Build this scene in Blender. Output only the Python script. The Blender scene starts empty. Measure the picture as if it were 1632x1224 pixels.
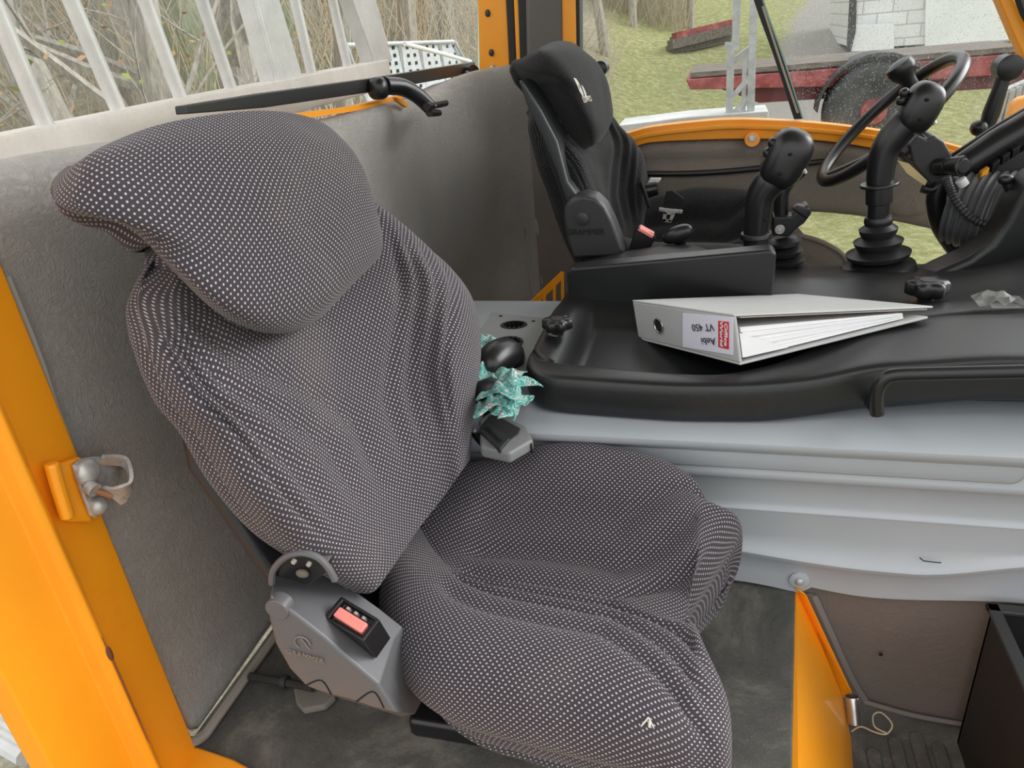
import bpy, bmesh, math, random
from mathutils import Vector as V, Matrix, noise
random.seed(7)
R = math.radians
col = bpy.context.scene.collection
scene = bpy.context.scene

# ------------------------------------------------------------------ camera geometry (used to survey points of the place)
FPX = 1170.0; CX, CY = 816.0, 612.0
def cam_rot(y, p, q):
    B = Matrix(((1,0,0),(0,0,-1),(0,1,0)))
    Rz = Matrix(((math.cos(y),-math.sin(y),0),(math.sin(y),math.cos(y),0),(0,0,1)))
    Rx = Matrix(((1,0,0),(0,math.cos(p),-math.sin(p)),(0,math.sin(p),math.cos(p))))
    Rr = Matrix(((math.cos(q),-math.sin(q),0),(math.sin(q),math.cos(q),0),(0,0,1)))
    return Rr @ Rx @ B @ Rz
M = cam_rot(R(-16.6), R(25.8), R(-5.5))
MT = M.transposed()
C0 = V((0,0,1))
def ray(px, py): return MT @ V(((px-CX)/FPX, (py-CY)/FPX, 1))
def on(ax, v, px, py):
    r = ray(px, py); i = 'xyz'.index(ax); t = (v-C0[i])/r[i]; return C0 + r*t
def X(v, px, py): return on('x', v, px, py)
def Y(v, px, py): return on('y', v, px, py)
def Z(v, px, py): return on('z', v, px, py)
def PL(p0, n, px, py):
    r = ray(px, py); t = n.dot(p0-C0)/n.dot(r); return C0 + r*t

# ------------------------------------------------------------------ mesh collector
class MB:
    def __init__(s): s.v=[]; s.f=[]; s.uv={}
    def add(s, vs, fs):
        b=len(s.v); s.v += [V(v) for v in vs]; s.f += [tuple(b+i for i in f) for f in fs]; return s
    def box(s, lo, hi):
        x0,y0,z0=lo; x1,y1,z1=hi
        return s.add([(x0,y0,z0),(x1,y0,z0),(x1,y1,z0),(x0,y1,z0),(x0,y0,z1),(x1,y0,z1),(x1,y1,z1),(x0,y1,z1)],
            [(0,3,2,1),(4,5,6,7),(0,1,5,4),(1,2,6,5),(2,3,7,6),(3,0,4,7)])
    def obox(s, c, ax, ay, az):   # centre and three half axes
        c=V(c);ax=V(ax);ay=V(ay);az=V(az)
        vs=[c+ax*i+ay*j+az*k for k in (-1,1) for j,i in ((-1,-1),(-1,1),(1,1),(1,-1))]
        return s.add(vs,[(0,3,2,1),(4,5,6,7),(0,1,5,4),(1,2,6,5),(2,3,7,6),(3,0,4,7)])
    def prism(s, pts, ext):
        n=len(pts); e=V(ext); pts=[V(p) for p in pts]
        vs=pts+[p+e for p in pts]
        fs=[tuple(range(n))[::-1], tuple(range(n,2*n))]+[(i,(i+1)%n,n+(i+1)%n,n+i) for i in range(n)]
        return s.add(vs,fs)
    def loft(s, rings, closed=True, caps=True):
        n=len(rings[0]); vs=[p for r in rings for p in r]; fs=[]
        for k in range(len(rings)-1):
            for i in range(n if closed else n-1):
                a=k*n+i; b=k*n+(i+1)%n; fs.append((a,b,b+n,a+n))
        if caps: fs.append(tuple(range(n))[::-1]); fs.append(tuple((len(rings)-1)*n+i for i in range(n)))
        return s.add(vs,fs)
    def tube(s, pts, rad, n=10, sq=None, caps=True):
        pts=[V(p) for p in pts]; m=len(pts)
        if not hasattr(rad,'__len__'): rad=[rad]*m
        t0=(pts[1]-pts[0]).normalized(); u=t0.orthogonal().normalized(); rings=[]
        for i,p in enumerate(pts):
            t=(pts[min(i+1,m-1)]-pts[max(i-1,0)])
            t = t.normalized() if t.length>1e-9 else t0
            u=(u-t*u.dot(t)).normalized(); w=t.cross(u)
            rings.append([p+(u*math.cos(2*math.pi*k/n)+w*math.sin(2*math.pi*k/n))*rad[i] for k in range(n)])
        return s.loft(rings,True,caps)
    def sq(s, c, ax, ay, az, e=0.6, nu=20, nv=12):   # super-ellipsoid blob
        c=V(c);ax=V(ax);ay=V(ay);az=V(az)
        P=lambda a,q: math.copysign(abs(a)**q,a)
        rings=[]
        for j in range(nv+1):
            ph=-math.pi/2+math.pi*j/nv; ph=max(-1.56,min(1.56,ph))
            rings.append([c+ax*P(math.cos(ph),e)*P(math.cos(t),e)+ay*P(math.cos(ph),e)*P(math.sin(t),e)+az*P(math.sin(ph),e)
                for t in [2*math.pi*i/nu for i in range(nu)]])
        return s.loft(rings)
    def mesh(s, name, off=None):
        me=bpy.data.meshes.new(name); o=off or V((0,0,0))
        me.from_pydata([v-o for v in s.v],[],s.f); me.update()
        bm=bmesh.new(); bm.from_mesh(me); bmesh.ops.recalc_face_normals(bm,faces=bm.faces); bm.to_mesh(me); bm.free()
        return me

def smooth_path(pts, k=6):
    pts=[V(p) for p in pts]; out=[]
    for i in range(len(pts)-1):
        p0=pts[max(i-1,0)];p1=pts[i];p2=pts[i+1];p3=pts[min(i+2,len(pts)-1)]
        for j in range(k):
            t=j/k; out.append(.5*((2*p1)+(p2-p0)*t+(2*p0-5*p1+4*p2-p3)*t*t+(3*p1-p0-3*p2+p3)*t**3))
    out.append(pts[-1]); return out
def densify(vals, k):
    out=[]
    for i in range(len(vals)-1):
        for j in range(k): out.append(vals[i]+(vals[i+1]-vals[i])*j/k)
    out.append(vals[-1]); return out

def tag(o, label=None, cat=None, group=None, kind=None):
    if label: o['label']=label
    if cat: o['category']=cat
    if group: o['group']=group
    if kind: o['kind']=kind
    return o
def empty(name, loc, label, cat, group=None):
    o=bpy.data.objects.new(name,None); col.objects.link(o); o.location=V(loc); o.empty_display_size=.05
    return tag(o,label,cat,group)
def obj(name, mb, mat, parent=None, bevel=0, sub=0, smooth=True, seg=2, ang=40):
    if isinstance(mb, MB):
        if parent is None:
            xs=[v.x for v in mb.v]; ys=[v.y for v in mb.v]; zs=[v.z for v in mb.v]
            off=V(((min(xs)+max(xs))/2,(min(ys)+max(ys))/2,min(zs)))
        else:
            r=parent
            off=V((0,0,0))
            while r: off=off+r.location; r=r.parent
        me=mb.mesh(name,off)
    else: me=mb; off=V((0,0,0))
    o=bpy.data.objects.new(name,me); col.objects.link(o)
    if parent is None: o.location=off
    else: o.parent=parent
    me.materials.append(mat)
    if smooth:
        me.shade_smooth()
    if bevel:
        b=o.modifiers.new('bevel','BEVEL'); b.width=bevel; b.segments=seg; b.limit_method='ANGLE'; b.angle_limit=R(30); b.harden_normals=False
    if sub:
        q=o.modifiers.new('sub','SUBSURF'); q.levels=sub; q.render_levels=sub
    if smooth and not sub:
        # keep flat faces crisp
        bm=bmesh.new(); bm.from_mesh(me)
        for e in bm.edges:
            if len(e.link_faces)==2 and e.calc_face_angle(0)>R(ang): e.smooth=False
        bm.to_mesh(me); bm.free()
        if bevel:
            for e in me.edges: e.use_edge_sharp=False
            w=o.modifiers.new('wn','WEIGHTED_NORMAL'); w.keep_sharp=False
    return o
def struct(name, mb, mat, parent=None, **k):
    o=obj(name,mb,mat,parent,**k)
    if parent is None: o['kind']='structure'
    return o

# ------------------------------------------------------------------ materials
def mat(name, color=(.5,.5,.5), rough=.5, metal=0, build=None, spec=.5, coat=0):
    m=bpy.data.materials.new(name); m.use_nodes=True; nt=m.node_tree
    b=nt.nodes['Principled BSDF']; b.inputs['Base Color'].default_value=(*color,1)
    b.inputs['Roughness'].default_value=rough; b.inputs['Metallic'].default_value=metal
    b.inputs['Specular IOR Level'].default_value=spec; b.inputs['Coat Weight'].default_value=coat
    if build: build(nt,b)
    return m
def N(nt,t,**k):
    n=nt.nodes.new(t)
    for a,v in k.items():
        if a in n.inputs: n.inputs[a].default_value=v
        else: setattr(n,a,v)
    return n
def coords(nt, kind='Object', scale=None):
    tc=N(nt,'ShaderNodeTexCoord')
    if kind=='World': 
        g=N(nt,'ShaderNodeNewGeometry'); src=g.outputs['Position']
    else: src=tc.outputs[kind]
    if scale:
        mp=N(nt,'ShaderNodeMapping'); mp.inputs['Scale'].default_value=scale; nt.links.new(src,mp.inputs[0]); return mp.outputs[0]
    return src
def ramp(nt, src, stops):
    r=N(nt,'ShaderNodeValToRGB'); e=r.color_ramp.elements
    while len(e)<len(stops): e.new(.5)
    for i,(p,c) in enumerate(stops):
        e[i].position=p; e[i].color=(*c,1) if len(c)==3 else c
    nt.links.new(src,r.inputs[0]); return r.outputs[0]
def noise_n(nt, vec, scale, detail=4, rough=.6, dist=0):
    n=N(nt,'ShaderNodeTexNoise'); n.inputs['Scale'].default_value=scale; n.inputs['Detail'].default_value=detail
    n.inputs['Roughness'].default_value=rough; n.inputs['Distortion'].default_value=dist
    nt.links.new(vec,n.inputs['Vector']); return n.outputs['Fac']
def mix(nt, f, a, b, mode='MIX'):
    m=N(nt,'ShaderNodeMix'); m.data_type='RGBA'; m.blend_type=mode
    for s,i in ((f,0),(a,6),(b,7)):
        if isinstance(s,(int,float)): m.inputs[i].default_value=s
        elif isinstance(s,tuple): m.inputs[i].default_value=(*s,1)
        else: nt.links.new(s,m.inputs[i])
    return m.outputs[2]
def mth(nt, op, a, b=None):
    m=N(nt,'ShaderNodeMath'); m.operation=op
    for i,s in enumerate((a,b)):
        if s is None: continue
        if isinstance(s,(int,float)): m.inputs[i].default_value=s
        else: nt.links.new(s,m.inputs[i])
    return m.outputs[0]
def bump(nt,b,h,strength=.3,dist=.002,prev=None):
    n=N(nt,'ShaderNodeBump'); n.inputs['Strength'].default_value=strength; n.inputs['Distance'].default_value=dist
    nt.links.new(h,n.inputs['Height'])
    if prev: nt.links.new(prev,n.inputs['Normal'])
    nt.links.new(n.outputs[0],b.inputs['Normal']); return n.outputs[0]

def fabric(base, dot, cell=.0088, size=.138, dust=.5):
    def f(nt,b):
        tc=N(nt,'ShaderNodeTexCoord'); uv=tc.outputs['UV']
        def vm(op,a,bv=None):
            n=N(nt,'ShaderNodeVectorMath'); n.operation=op; nt.links.new(a,n.inputs[0])
            if bv is not None: n.inputs[1].default_value=bv
            return n
        s=vm('MULTIPLY',uv,(1/cell,1/cell,0)).outputs[0]
        def dist(off):
            a=vm('ADD',s,off).outputs[0]; fr=vm('FRACTION',a).outputs[0]; c=vm('SUBTRACT',fr,(.5,.5,0)).outputs[0]
            sc=vm('MULTIPLY',c,(1.15,.9,0)).outputs[0]
            return vm('LENGTH',sc).outputs[1]
        d=mth(nt,'MINIMUM',dist((0,0,0)),dist((.5,.5,0)))
        nz=noise_n(nt,s,1.3,2)
        dd=mth(nt,'ADD',d,mth(nt,'MULTIPLY',mth(nt,'SUBTRACT',nz,.5),.12))
        m=ramp(nt,dd,[(size-.07,(1,1,1)),(size+.05,(0,0,0))])
        obc=coords(nt,'Object')
        big=noise_n(nt,obc,5,4)
        fine=noise_n(nt,s,4,3)
        cb=mix(nt,mth(nt,'MULTIPLY',ramp(nt,big,[(.55,(0,0,0)),(.8,(1,1,1))]),dust),base,(.15,.13,.112))
        cb=mix(nt,fine,mix(nt,.35,cb,(0,0,0)),cb)
        dc=mix(nt,nz,tuple(x*.6 for x in dot),dot)
        nt.links.new(mix(nt,m,cb,dc),b.inputs['Base Color'])
        b.inputs['Sheen Weight'].default_value=.12
        h=mth(nt,'ADD',m,mth(nt,'MULTIPLY',fine,.6))
        bump(nt,b,h,.35,.001)
    return f
FAB=mat('seat_fabric',rough=.95,spec=.15,build=fabric((.062,.053,.062),(.66,.62,.63)))
FABD=mat('driver_seat_fabric',rough=.95,spec=.12,build=fabric((.008,.008,.009),(.15,.145,.14),cell=.0075,size=.15,dust=.25))

def vinyl_b(c1,c2,ws=.5,wc=0,m1=(3,3,5),m2=(5,3,3)):
    def f(nt,b):
        o=coords(nt,'World')
        n1=noise_n(nt,o,3,5); 
        c=ramp(nt,n1,[(.3,c1),(.7,c2)])
        mp=coords(nt,'World',m1)
        w=noise_n(nt,mp,4,6,.65,1.2)
        mp2=coords(nt,'World',m2)
        w2=noise_n(nt,mp2,3,5,.6,1.5)
        fine=noise_n(nt,o,420,2)
        vor=N(nt,'ShaderNodeTexVoronoi'); vor.inputs['Scale'].default_value=170; nt.links.new(o,vor.inputs['Vector'])
        p=bump(nt,b,mth(nt,'ADD',ramp(nt,w,[(.44,(0,0,0)),(.5,(1,1,1)),(.56,(0,0,0))]),ramp(nt,w2,[(.45,(0,0,0)),(.5,(.7,.7,.7)),(.55,(0,0,0))])),ws,.0025)
        bump(nt,b,mth(nt,'ADD',vor.outputs[0],fine),.35,.001,p)
        wr=mix(nt,mth(nt,'MULTIPLY',ramp(nt,w,[(.47,(0,0,0)),(.5,(1,1,1)),(.53,(0,0,0))]),wc),c,(.12,.11,.10)); c=wr  # wrinkle lines also darkened in the colour, standing in for their shade
        nt.links.new(mix(nt,.12,c,mix(nt,fine,(0,0,0),(1,1,1)),'OVERLAY'),b.inputs['Base Color'])
    return f
VINYL=mat('grey_vinyl',rough=.45,build=vinyl_b((.33,.315,.29),(.42,.40,.37),.42,.10,(1,6,12),(1,12,5)))
VINYLD=mat('brown_grey_vinyl',rough=.55,build=vinyl_b((.145,.122,.108),(.18,.155,.137),.2))
FELT=mat('grey_felt_lining',rough=.9,spec=.2,build=vinyl_b((.19,.165,.135),(.27,.235,.20),.35))
PIPING=mat('grey_piping',(.32,.31,.29),.55)
PIPEDIRTY=mat('dirty_edge_binding',(.30,.27,.225),.7)

def orange_b(nt,b):
    o=coords(nt,'World')
    big=noise_n(nt,o,6,6,.7)
    c=ramp(nt,big,[(.25,(.93,.33,.008)),(.6,(.97,.36,.010)),(.9,(.85,.27,.01))])
    mp=coords(nt,'World',(8,8,60)); scr=noise_n(nt,mp,3,3,.5,.6)
    m=ramp(nt,scr,[(.76,(0,0,0)),(.80,(1,1,1))])
    nt.links.new(mix(nt,mth(nt,'MULTIPLY',m,.5),c,(.25,.08,.01)),b.inputs['Base Color'])
ORANGE=mat('orange_paint',rough=.42,build=orange_b,coat=.15)
def plastic(c,dust=(.18,.17,.15),amt=.5,gr=300):
    def f(nt,b):
        o=coords(nt,'World'); fine=noise_n(nt,o,gr,2); sp=noise_n(nt,o,900,1,.5); big=noise_n(nt,o,7,5,.65)
        m=ramp(nt,sp,[(.69,(0,0,0)),(.76,(1,1,1))]); m2=ramp(nt,big,[(.5,(0,0,0)),(.85,(1,1,1))])
        c1=mix(nt,mth(nt,'MULTIPLY',m,.35),c,dust); c2=mix(nt,mth(nt,'MULTIPLY',m2,amt),c1,dust)
        nt.links.new(c2,b.inputs['Base Color']); bump(nt,b,fine,.25,.0008)
    return f
BLACK=mat('black_moulded_plastic',rough=.36,build=plastic((.009,.0095,.010),(.09,.09,.085),.10))
BLACKS=mat('black_satin_plastic',(.011,.011,.012),.33)
RUBBER=mat('black_rubber',rough=.42,build=plastic((.012,.012,.013),(.10,.095,.085),.12))
SHELL=mat('seat_shell_plastic',rough=.32,build=plastic((.03,.032,.035),(.1,.09,.08),.1))
GREYP=mat('grey_cover_plastic',rough=.42,build=plastic((.115,.115,.12),(.17,.13,.105),.6))
DKPL=mat('dark_grey_cover_plastic',rough=.45,build=plastic((.03,.03,.031),(.10,.09,.08),.2))
def tun_b(nt,b):
    o=coords(nt,'World'); big=noise_n(nt,o,4,5,.6); sp=noise_n(nt,o,120,2)
    c=ramp(nt,big,[(.3,(.37,.40,.425)),(.75,(.42,.445,.465))])
    m=ramp(nt,sp,[(.73,(0,0,0)),(.8,(1,1,1))])
    nt.links.new(mix(nt,mth(nt,'MULTIPLY',m,.35),c,(.22,.22,.21)),b.inputs['Base Color'])
GREYM=mat('light_grey_paint',rough=.36,build=tun_b,coat=.1)
GREYPL=mat('grey_bracket_paint',rough=.5,build=plastic((.20,.205,.205),(.3,.29,.27),.4))
def mat_b(nt,b):
    o=coords(nt,'World'); big=noise_n(nt,o,4.3,8,.74,.5); fine=noise_n(nt,o,260,3,.7); mid=noise_n(nt,o,26,6,.7)
    c=ramp(nt,big,[(.38,(.04,.041,.038)),(.5,(.08,.079,.071)),(.62,(.21,.20,.165)),(.75,(.33,.31,.26))])
    c=mix(nt,mth(nt,'MULTIPLY',mid,.35),c,(.15,.14,.12))
    m=ramp(nt,fine,[(.60,(0,0,0)),(.70,(1,1,1))])
    nt.links.new(mix(nt,mth(nt,'MULTIPLY',m,.6),c,(.27,.25,.21)),b.inputs['Base Color'])
    bump(nt,b,mth(nt,'ADD',fine,mid),.5,.002)
MATR=mat('dusty_rubber_mat',rough=.75,build=mat_b)
ALU=mat('aluminium',rough=.42,metal=.2,build=lambda nt,b: nt.links.new(ramp(nt,noise_n(nt,coords(nt,'World'),9,5,.7),[(.3,(.62,.61,.60)),(.7,(.82,.81,.79))]),b.inputs['Base Color']))
RAILM=mat('weathered_aluminium_rail',rough=.5,metal=.1,build=lambda nt,b: nt.links.new(ramp(nt,noise_n(nt,coords(nt,'World'),7,5,.7),[(.3,(.66,.60,.55)),(.7,(.80,.75,.70))]),b.inputs['Base Color']))
GALV=mat('galvanised_steel',rough=.5,metal=.3,build=lambda nt,b: nt.links.new(ramp(nt,noise_n(nt,coords(nt,'World'),30,3),[(.3,(.40,.43,.44)),(.7,(.58,.61,.62))]),b.inputs['Base Color']))
CHROME=mat('bare_steel',(.55,.54,.52),.25,.9)
ZINC=mat('zinc_plated_steel',rough=.42,metal=.45,build=lambda nt,b: nt.links.new(ramp(nt,noise_n(nt,coords(nt,'World'),60,4),[(.4,(.55,.54,.52)),(.75,(.3,.27,.24))]),b.inputs['Base Color']))
RUST=mat('rusty_copper_pin',(.35,.17,.09),.5,.5)
RED=mat('faded_red_plastic',(.83,.25,.21),.5)
LBLRED=mat('label_red',(.68,.045,.06),.5)
PAPER=mat('white_paper',(.82,.82,.82),.7)
PAPER2=mat('white_label',(.80,.79,.88),.6)
BINDER=mat('light_grey_binder',rough=.45,build=lambda nt,b: nt.links.new(ramp(nt,noise_n(nt,coords(nt,'World'),15,4),[(.3,(.46,.47,.455)),(.8,(.52,.525,.51))]),b.inputs['Base Color']))
BINDIN=mat('binder_inside_board',(.40,.37,.33),.7)
INK=mat('black_ink',(.03,.03,.035),.6)
WHITE=mat('white_plastic',(.75,.75,.73),.4)
PRINT=mat('cream_print',(.55,.53,.46),.7)
YEL=mat('yellow_sticker',(.65,.52,.25),.6)
AMBER=mat('amber_switch',(.95,.38,.02),.4)
FOAM=mat('torn_seat_foam',(.33,.30,.22),.95)
def cloth_b(nt,b):
    uv=coords(nt,'UV'); n1=noise_n(nt,uv,8,3,.5,1.5)
    tc=N(nt,'ShaderNodeTexNoise'); tc.inputs['Scale'].default_value=3.2; tc.inputs['Detail'].default_value=3; tc.inputs['Distortion'].default_value=2
    nt.links.new(uv,tc.inputs['Vector'])
    r=N(nt,'ShaderNodeValToRGB'); r.color_ramp.interpolation='CONSTANT'; e=r.color_ramp.elements
    st=[(0,(.62,.58,.54)),(.34,(.04,.24,.21)),(.47,(.25,.52,.47)),(.52,(.05,.28,.25)),(.58,(.66,.62,.56)),(.63,(.50,.10,.15)),(.67,(.05,.26,.23))]
    while len(e)<len(st): e.new(.5)
    for i,(p,c) in enumerate(st): e[i].position=p; e[i].color=(*c,1)
    nt.links.new(tc.outputs['Fac'],r.inputs[0]); nt.links.new(r.outputs[0],b.inputs['Base Color'])
CLOTH=mat('teal_patterned_cloth',rough=.85,build=cloth_b)
def glass_mat(name, dirt=.05, tint=(.97,.98,.975), drops=0):
    m=bpy.data.materials.new(name); m.use_nodes=True; nt=m.node_tree; nt.nodes.clear()
    out=N(nt,'ShaderNodeOutputMaterial'); tr=N(nt,'ShaderNodeBsdfTransparent'); tr.inputs[0].default_value=(*tint,1)
    gl=N(nt,'ShaderNodeBsdfGlossy'); gl.inputs['Roughness'].default_value=.03
    df=N(nt,'ShaderNodeBsdfDiffuse'); df.inputs[0].default_value=(.75,.76,.74,1)
    fr=N(nt,'ShaderNodeFresnel'); fr.inputs[0].default_value=1.45
    m1=N(nt,'ShaderNodeMixShader'); g_=N(nt,'ShaderNodeNewGeometry'); nt.links.new(mth(nt,'MULTIPLY',mth(nt,'MULTIPLY',fr.outputs[0],.5),mth(nt,'SUBTRACT',1.0,g_.outputs['Backfacing'])),m1.inputs[0]); nt.links.new(tr.outputs[0],m1.inputs[1]); nt.links.new(gl.outputs[0],m1.inputs[2])
    o=coords(nt,'World'); sp=noise_n(nt,o,190,2,.5); big=noise_n(nt,o,3,5,.7)
    spm=ramp(nt,sp,[(.635,(0,0,0)),(.68,(1,1,1))]); bm_=ramp(nt,big,[(.4,(0,0,0)),(.8,(1,1,1))])
    fac=mth(nt,'ADD',mth(nt,'MULTIPLY',spm,drops),mth(nt,'MULTIPLY',bm_,dirt))
    m2=N(nt,'ShaderNodeMixShader'); nt.links.new(fac,m2.inputs[0]); nt.links.new(m1.outputs[0],m2.inputs[1]); nt.links.new(df.outputs[0],m2.inputs[2])
    nt.links.new(m2.outputs[0],out.inputs[0]); return m
GLASS=glass_mat('window_glass',.03,drops=.05); GLASSD=glass_mat('hazy_dirty_glass',.18,drops=.45)  # second glass: whitish haze put into its colour along with the dirt
PLASTICBAG=glass_mat('clear_plastic_film',.3,(.9,.9,.88))
GLEDGE=mat('glass_edge',(.25,.42,.38),.2)
def ground_b(nt,b):
    o=coords(nt,'World'); n1=noise_n(nt,o,.55,6,.7); n2=noise_n(nt,o,9,8,.78); n3=noise_n(nt,o,60,4,.8)
    g=ramp(nt,n2,[(.3,(.19,.20,.085)),(.5,(.36,.37,.16)),(.64,(.55,.54,.31)),(.78,(.48,.40,.27))])
    l=ramp(nt,n2,[(.3,(.20,.18,.13)),(.5,(.36,.33,.25)),(.7,(.58,.54,.45))])
    at=N(nt,'ShaderNodeAttribute'); at.attribute_name='zone'
    sep=N(nt,'ShaderNodeSeparateColor'); nt.links.new(at.outputs['Color'],sep.inputs[0])
    gravel=ramp(nt,n3,[(.3,(.28,.265,.24)),(.7,(.48,.46,.43))])
    edge=mth(nt,'ADD',sep.outputs[0],mth(nt,'MULTIPLY',mth(nt,'SUBTRACT',n1,.5),.9))
    c=mix(nt,ramp(nt,edge,[(.42,(0,0,0)),(.6,(1,1,1))]),g,gravel)
    edge2=mth(nt,'ADD',sep.outputs[1],mth(nt,'MULTIPLY',mth(nt,'SUBTRACT',n2,.5),.9))
    c=mix(nt,ramp(nt,edge2,[(.4,(0,0,0)),(.6,(1,1,1))]),c,l)
    c=mix(nt,ramp(nt,n3,[(.35,(.5,.5,.5)),(.6,(0,0,0))]),c,mix(nt,.6,c,(.05,.06,.02)))
    nt.links.new(c,b.inputs['Base Color']); bump(nt,b,mth(nt,'ADD',n2,n3),.8,.03)
GROUND=mat('grassy_ground',rough=.95,spec=.1,build=ground_b)
def bark(c1,c2):
    return lambda nt,b: nt.links.new(ramp(nt,noise_n(nt,coords(nt,'World',(14,14,3)),3,5,.7),[(.3,c1),(.7,c2)]),b.inputs['Base Color'])
BARK=mat('grey_bark',rough=.9,build=bark((.20,.185,.16),(.46,.43,.37)))
BARKG=mat('mossy_bark',rough=.9,build=bark((.16,.19,.11),(.38,.40,.27)))
TWIG=mat('dry_twigs',(.42,.36,.26),.9)
LEAF=mat('dry_leaves',(.42,.25,.13),.9)
LEAFG=mat('green_leaves',(.25,.30,.08),.9)
REDP=mat('weathered_red_paint',rough=.65,build=lambda nt,b: nt.links.new(ramp(nt,noise_n(nt,coords(nt,'World'),5,7,.75),[(.35,(.11,.03,.025)),(.5,(.30,.05,.05)),(.7,(.48,.17,.16))]),b.inputs['Base Color']))
WOOD=mat('weathered_timber',rough=.9,build=lambda nt,b: nt.links.new(ramp(nt,noise_n(nt,coords(nt,'World',(1,6,6)),5,7,.75),[(.35,(.06,.05,.04)),(.7,(.26,.22,.18))]),b.inputs['Base Color']))
TYRE=mat('tyre_rubber',(.05,.052,.055),.8)
def brick_b(nt,b):
    br=N(nt,'ShaderNodeTexBrick'); br.inputs['Scale'].default_value=1; br.inputs['Color1'].default_value=(.74,.75,.74,1); br.inputs['Color2'].default_value=(.68,.69,.69,1)
    br.inputs['Mortar'].default_value=(.42,.43,.42,1); br.inputs['Mortar Size'].default_value=.012; br.inputs['Brick Width'].default_value=.5; br.inputs['Row Height'].default_value=.22
    g=N(nt,'ShaderNodeNewGeometry'); sp=N(nt,'ShaderNodeSeparateXYZ'); nt.links.new(g.outputs['Position'],sp.inputs[0])
    cb=N(nt,'ShaderNodeCombineXYZ'); nt.links.new(sp.outputs[0],cb.inputs[0]); nt.links.new(sp.outputs[2],cb.inputs[1]); nt.links.new(cb.outputs[0],br.inputs['Vector'])
    nt.links.new(br.outputs[0],b.inputs['Base Color'])
BRICK=mat('white_painted_brick',rough=.8,build=brick_b)
WPAINT=mat('white_door_paint',(.78,.80,.81),.6)
CONC=mat('grey_concrete',rough=.85,build=lambda nt,b: nt.links.new(ramp(nt,noise_n(nt,coords(nt,'World'),6,6,.7),[(.3,(.42,.43,.42)),(.7,(.6,.61,.6))]),b.inputs['Base Color']))
BLACKV=mat('very_dark_gap',(.004,.004,.004),.9)
SEALR=mat('black_rubber_seal',(.012,.012,.012),.6)

def text(body, mat_, parent, p0, ux, uy, size, name='lettering', ext=.0006, bold=0, wide=1):
    cu=bpy.data.curves.new('t','FONT'); cu.body=body; cu.size=size; cu.extrude=ext; cu.offset=bold; cu.resolution_u=3
    cu.align_x='CENTER'; cu.align_y='CENTER'
    t=bpy.data.objects.new('t',cu); col.objects.link(t)
    bpy.context.view_layer.update()
    me=bpy.data.meshes.new_from_object(t.evaluated_get(bpy.context.evaluated_depsgraph_get()))
    bpy.data.objects.remove(t)
    ux=V(ux).normalized(); uy=V(uy); uy=(uy-ux*uy.dot(ux)).normalized(); n=ux.cross(uy)
    off=V((0,0,0)); r=parent
    while r: off=off+r.location; r=r.parent
    for v in me.vertices: c=v.co.copy(); v.co=V(p0)+ux*c.x*wide+uy*c.y+n*c.z-off
    me.materials.clear(); me.materials.append(mat_)
    o=bpy.data.objects.new(name,me); col.objects.link(o); o.parent=parent
    return o

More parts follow.
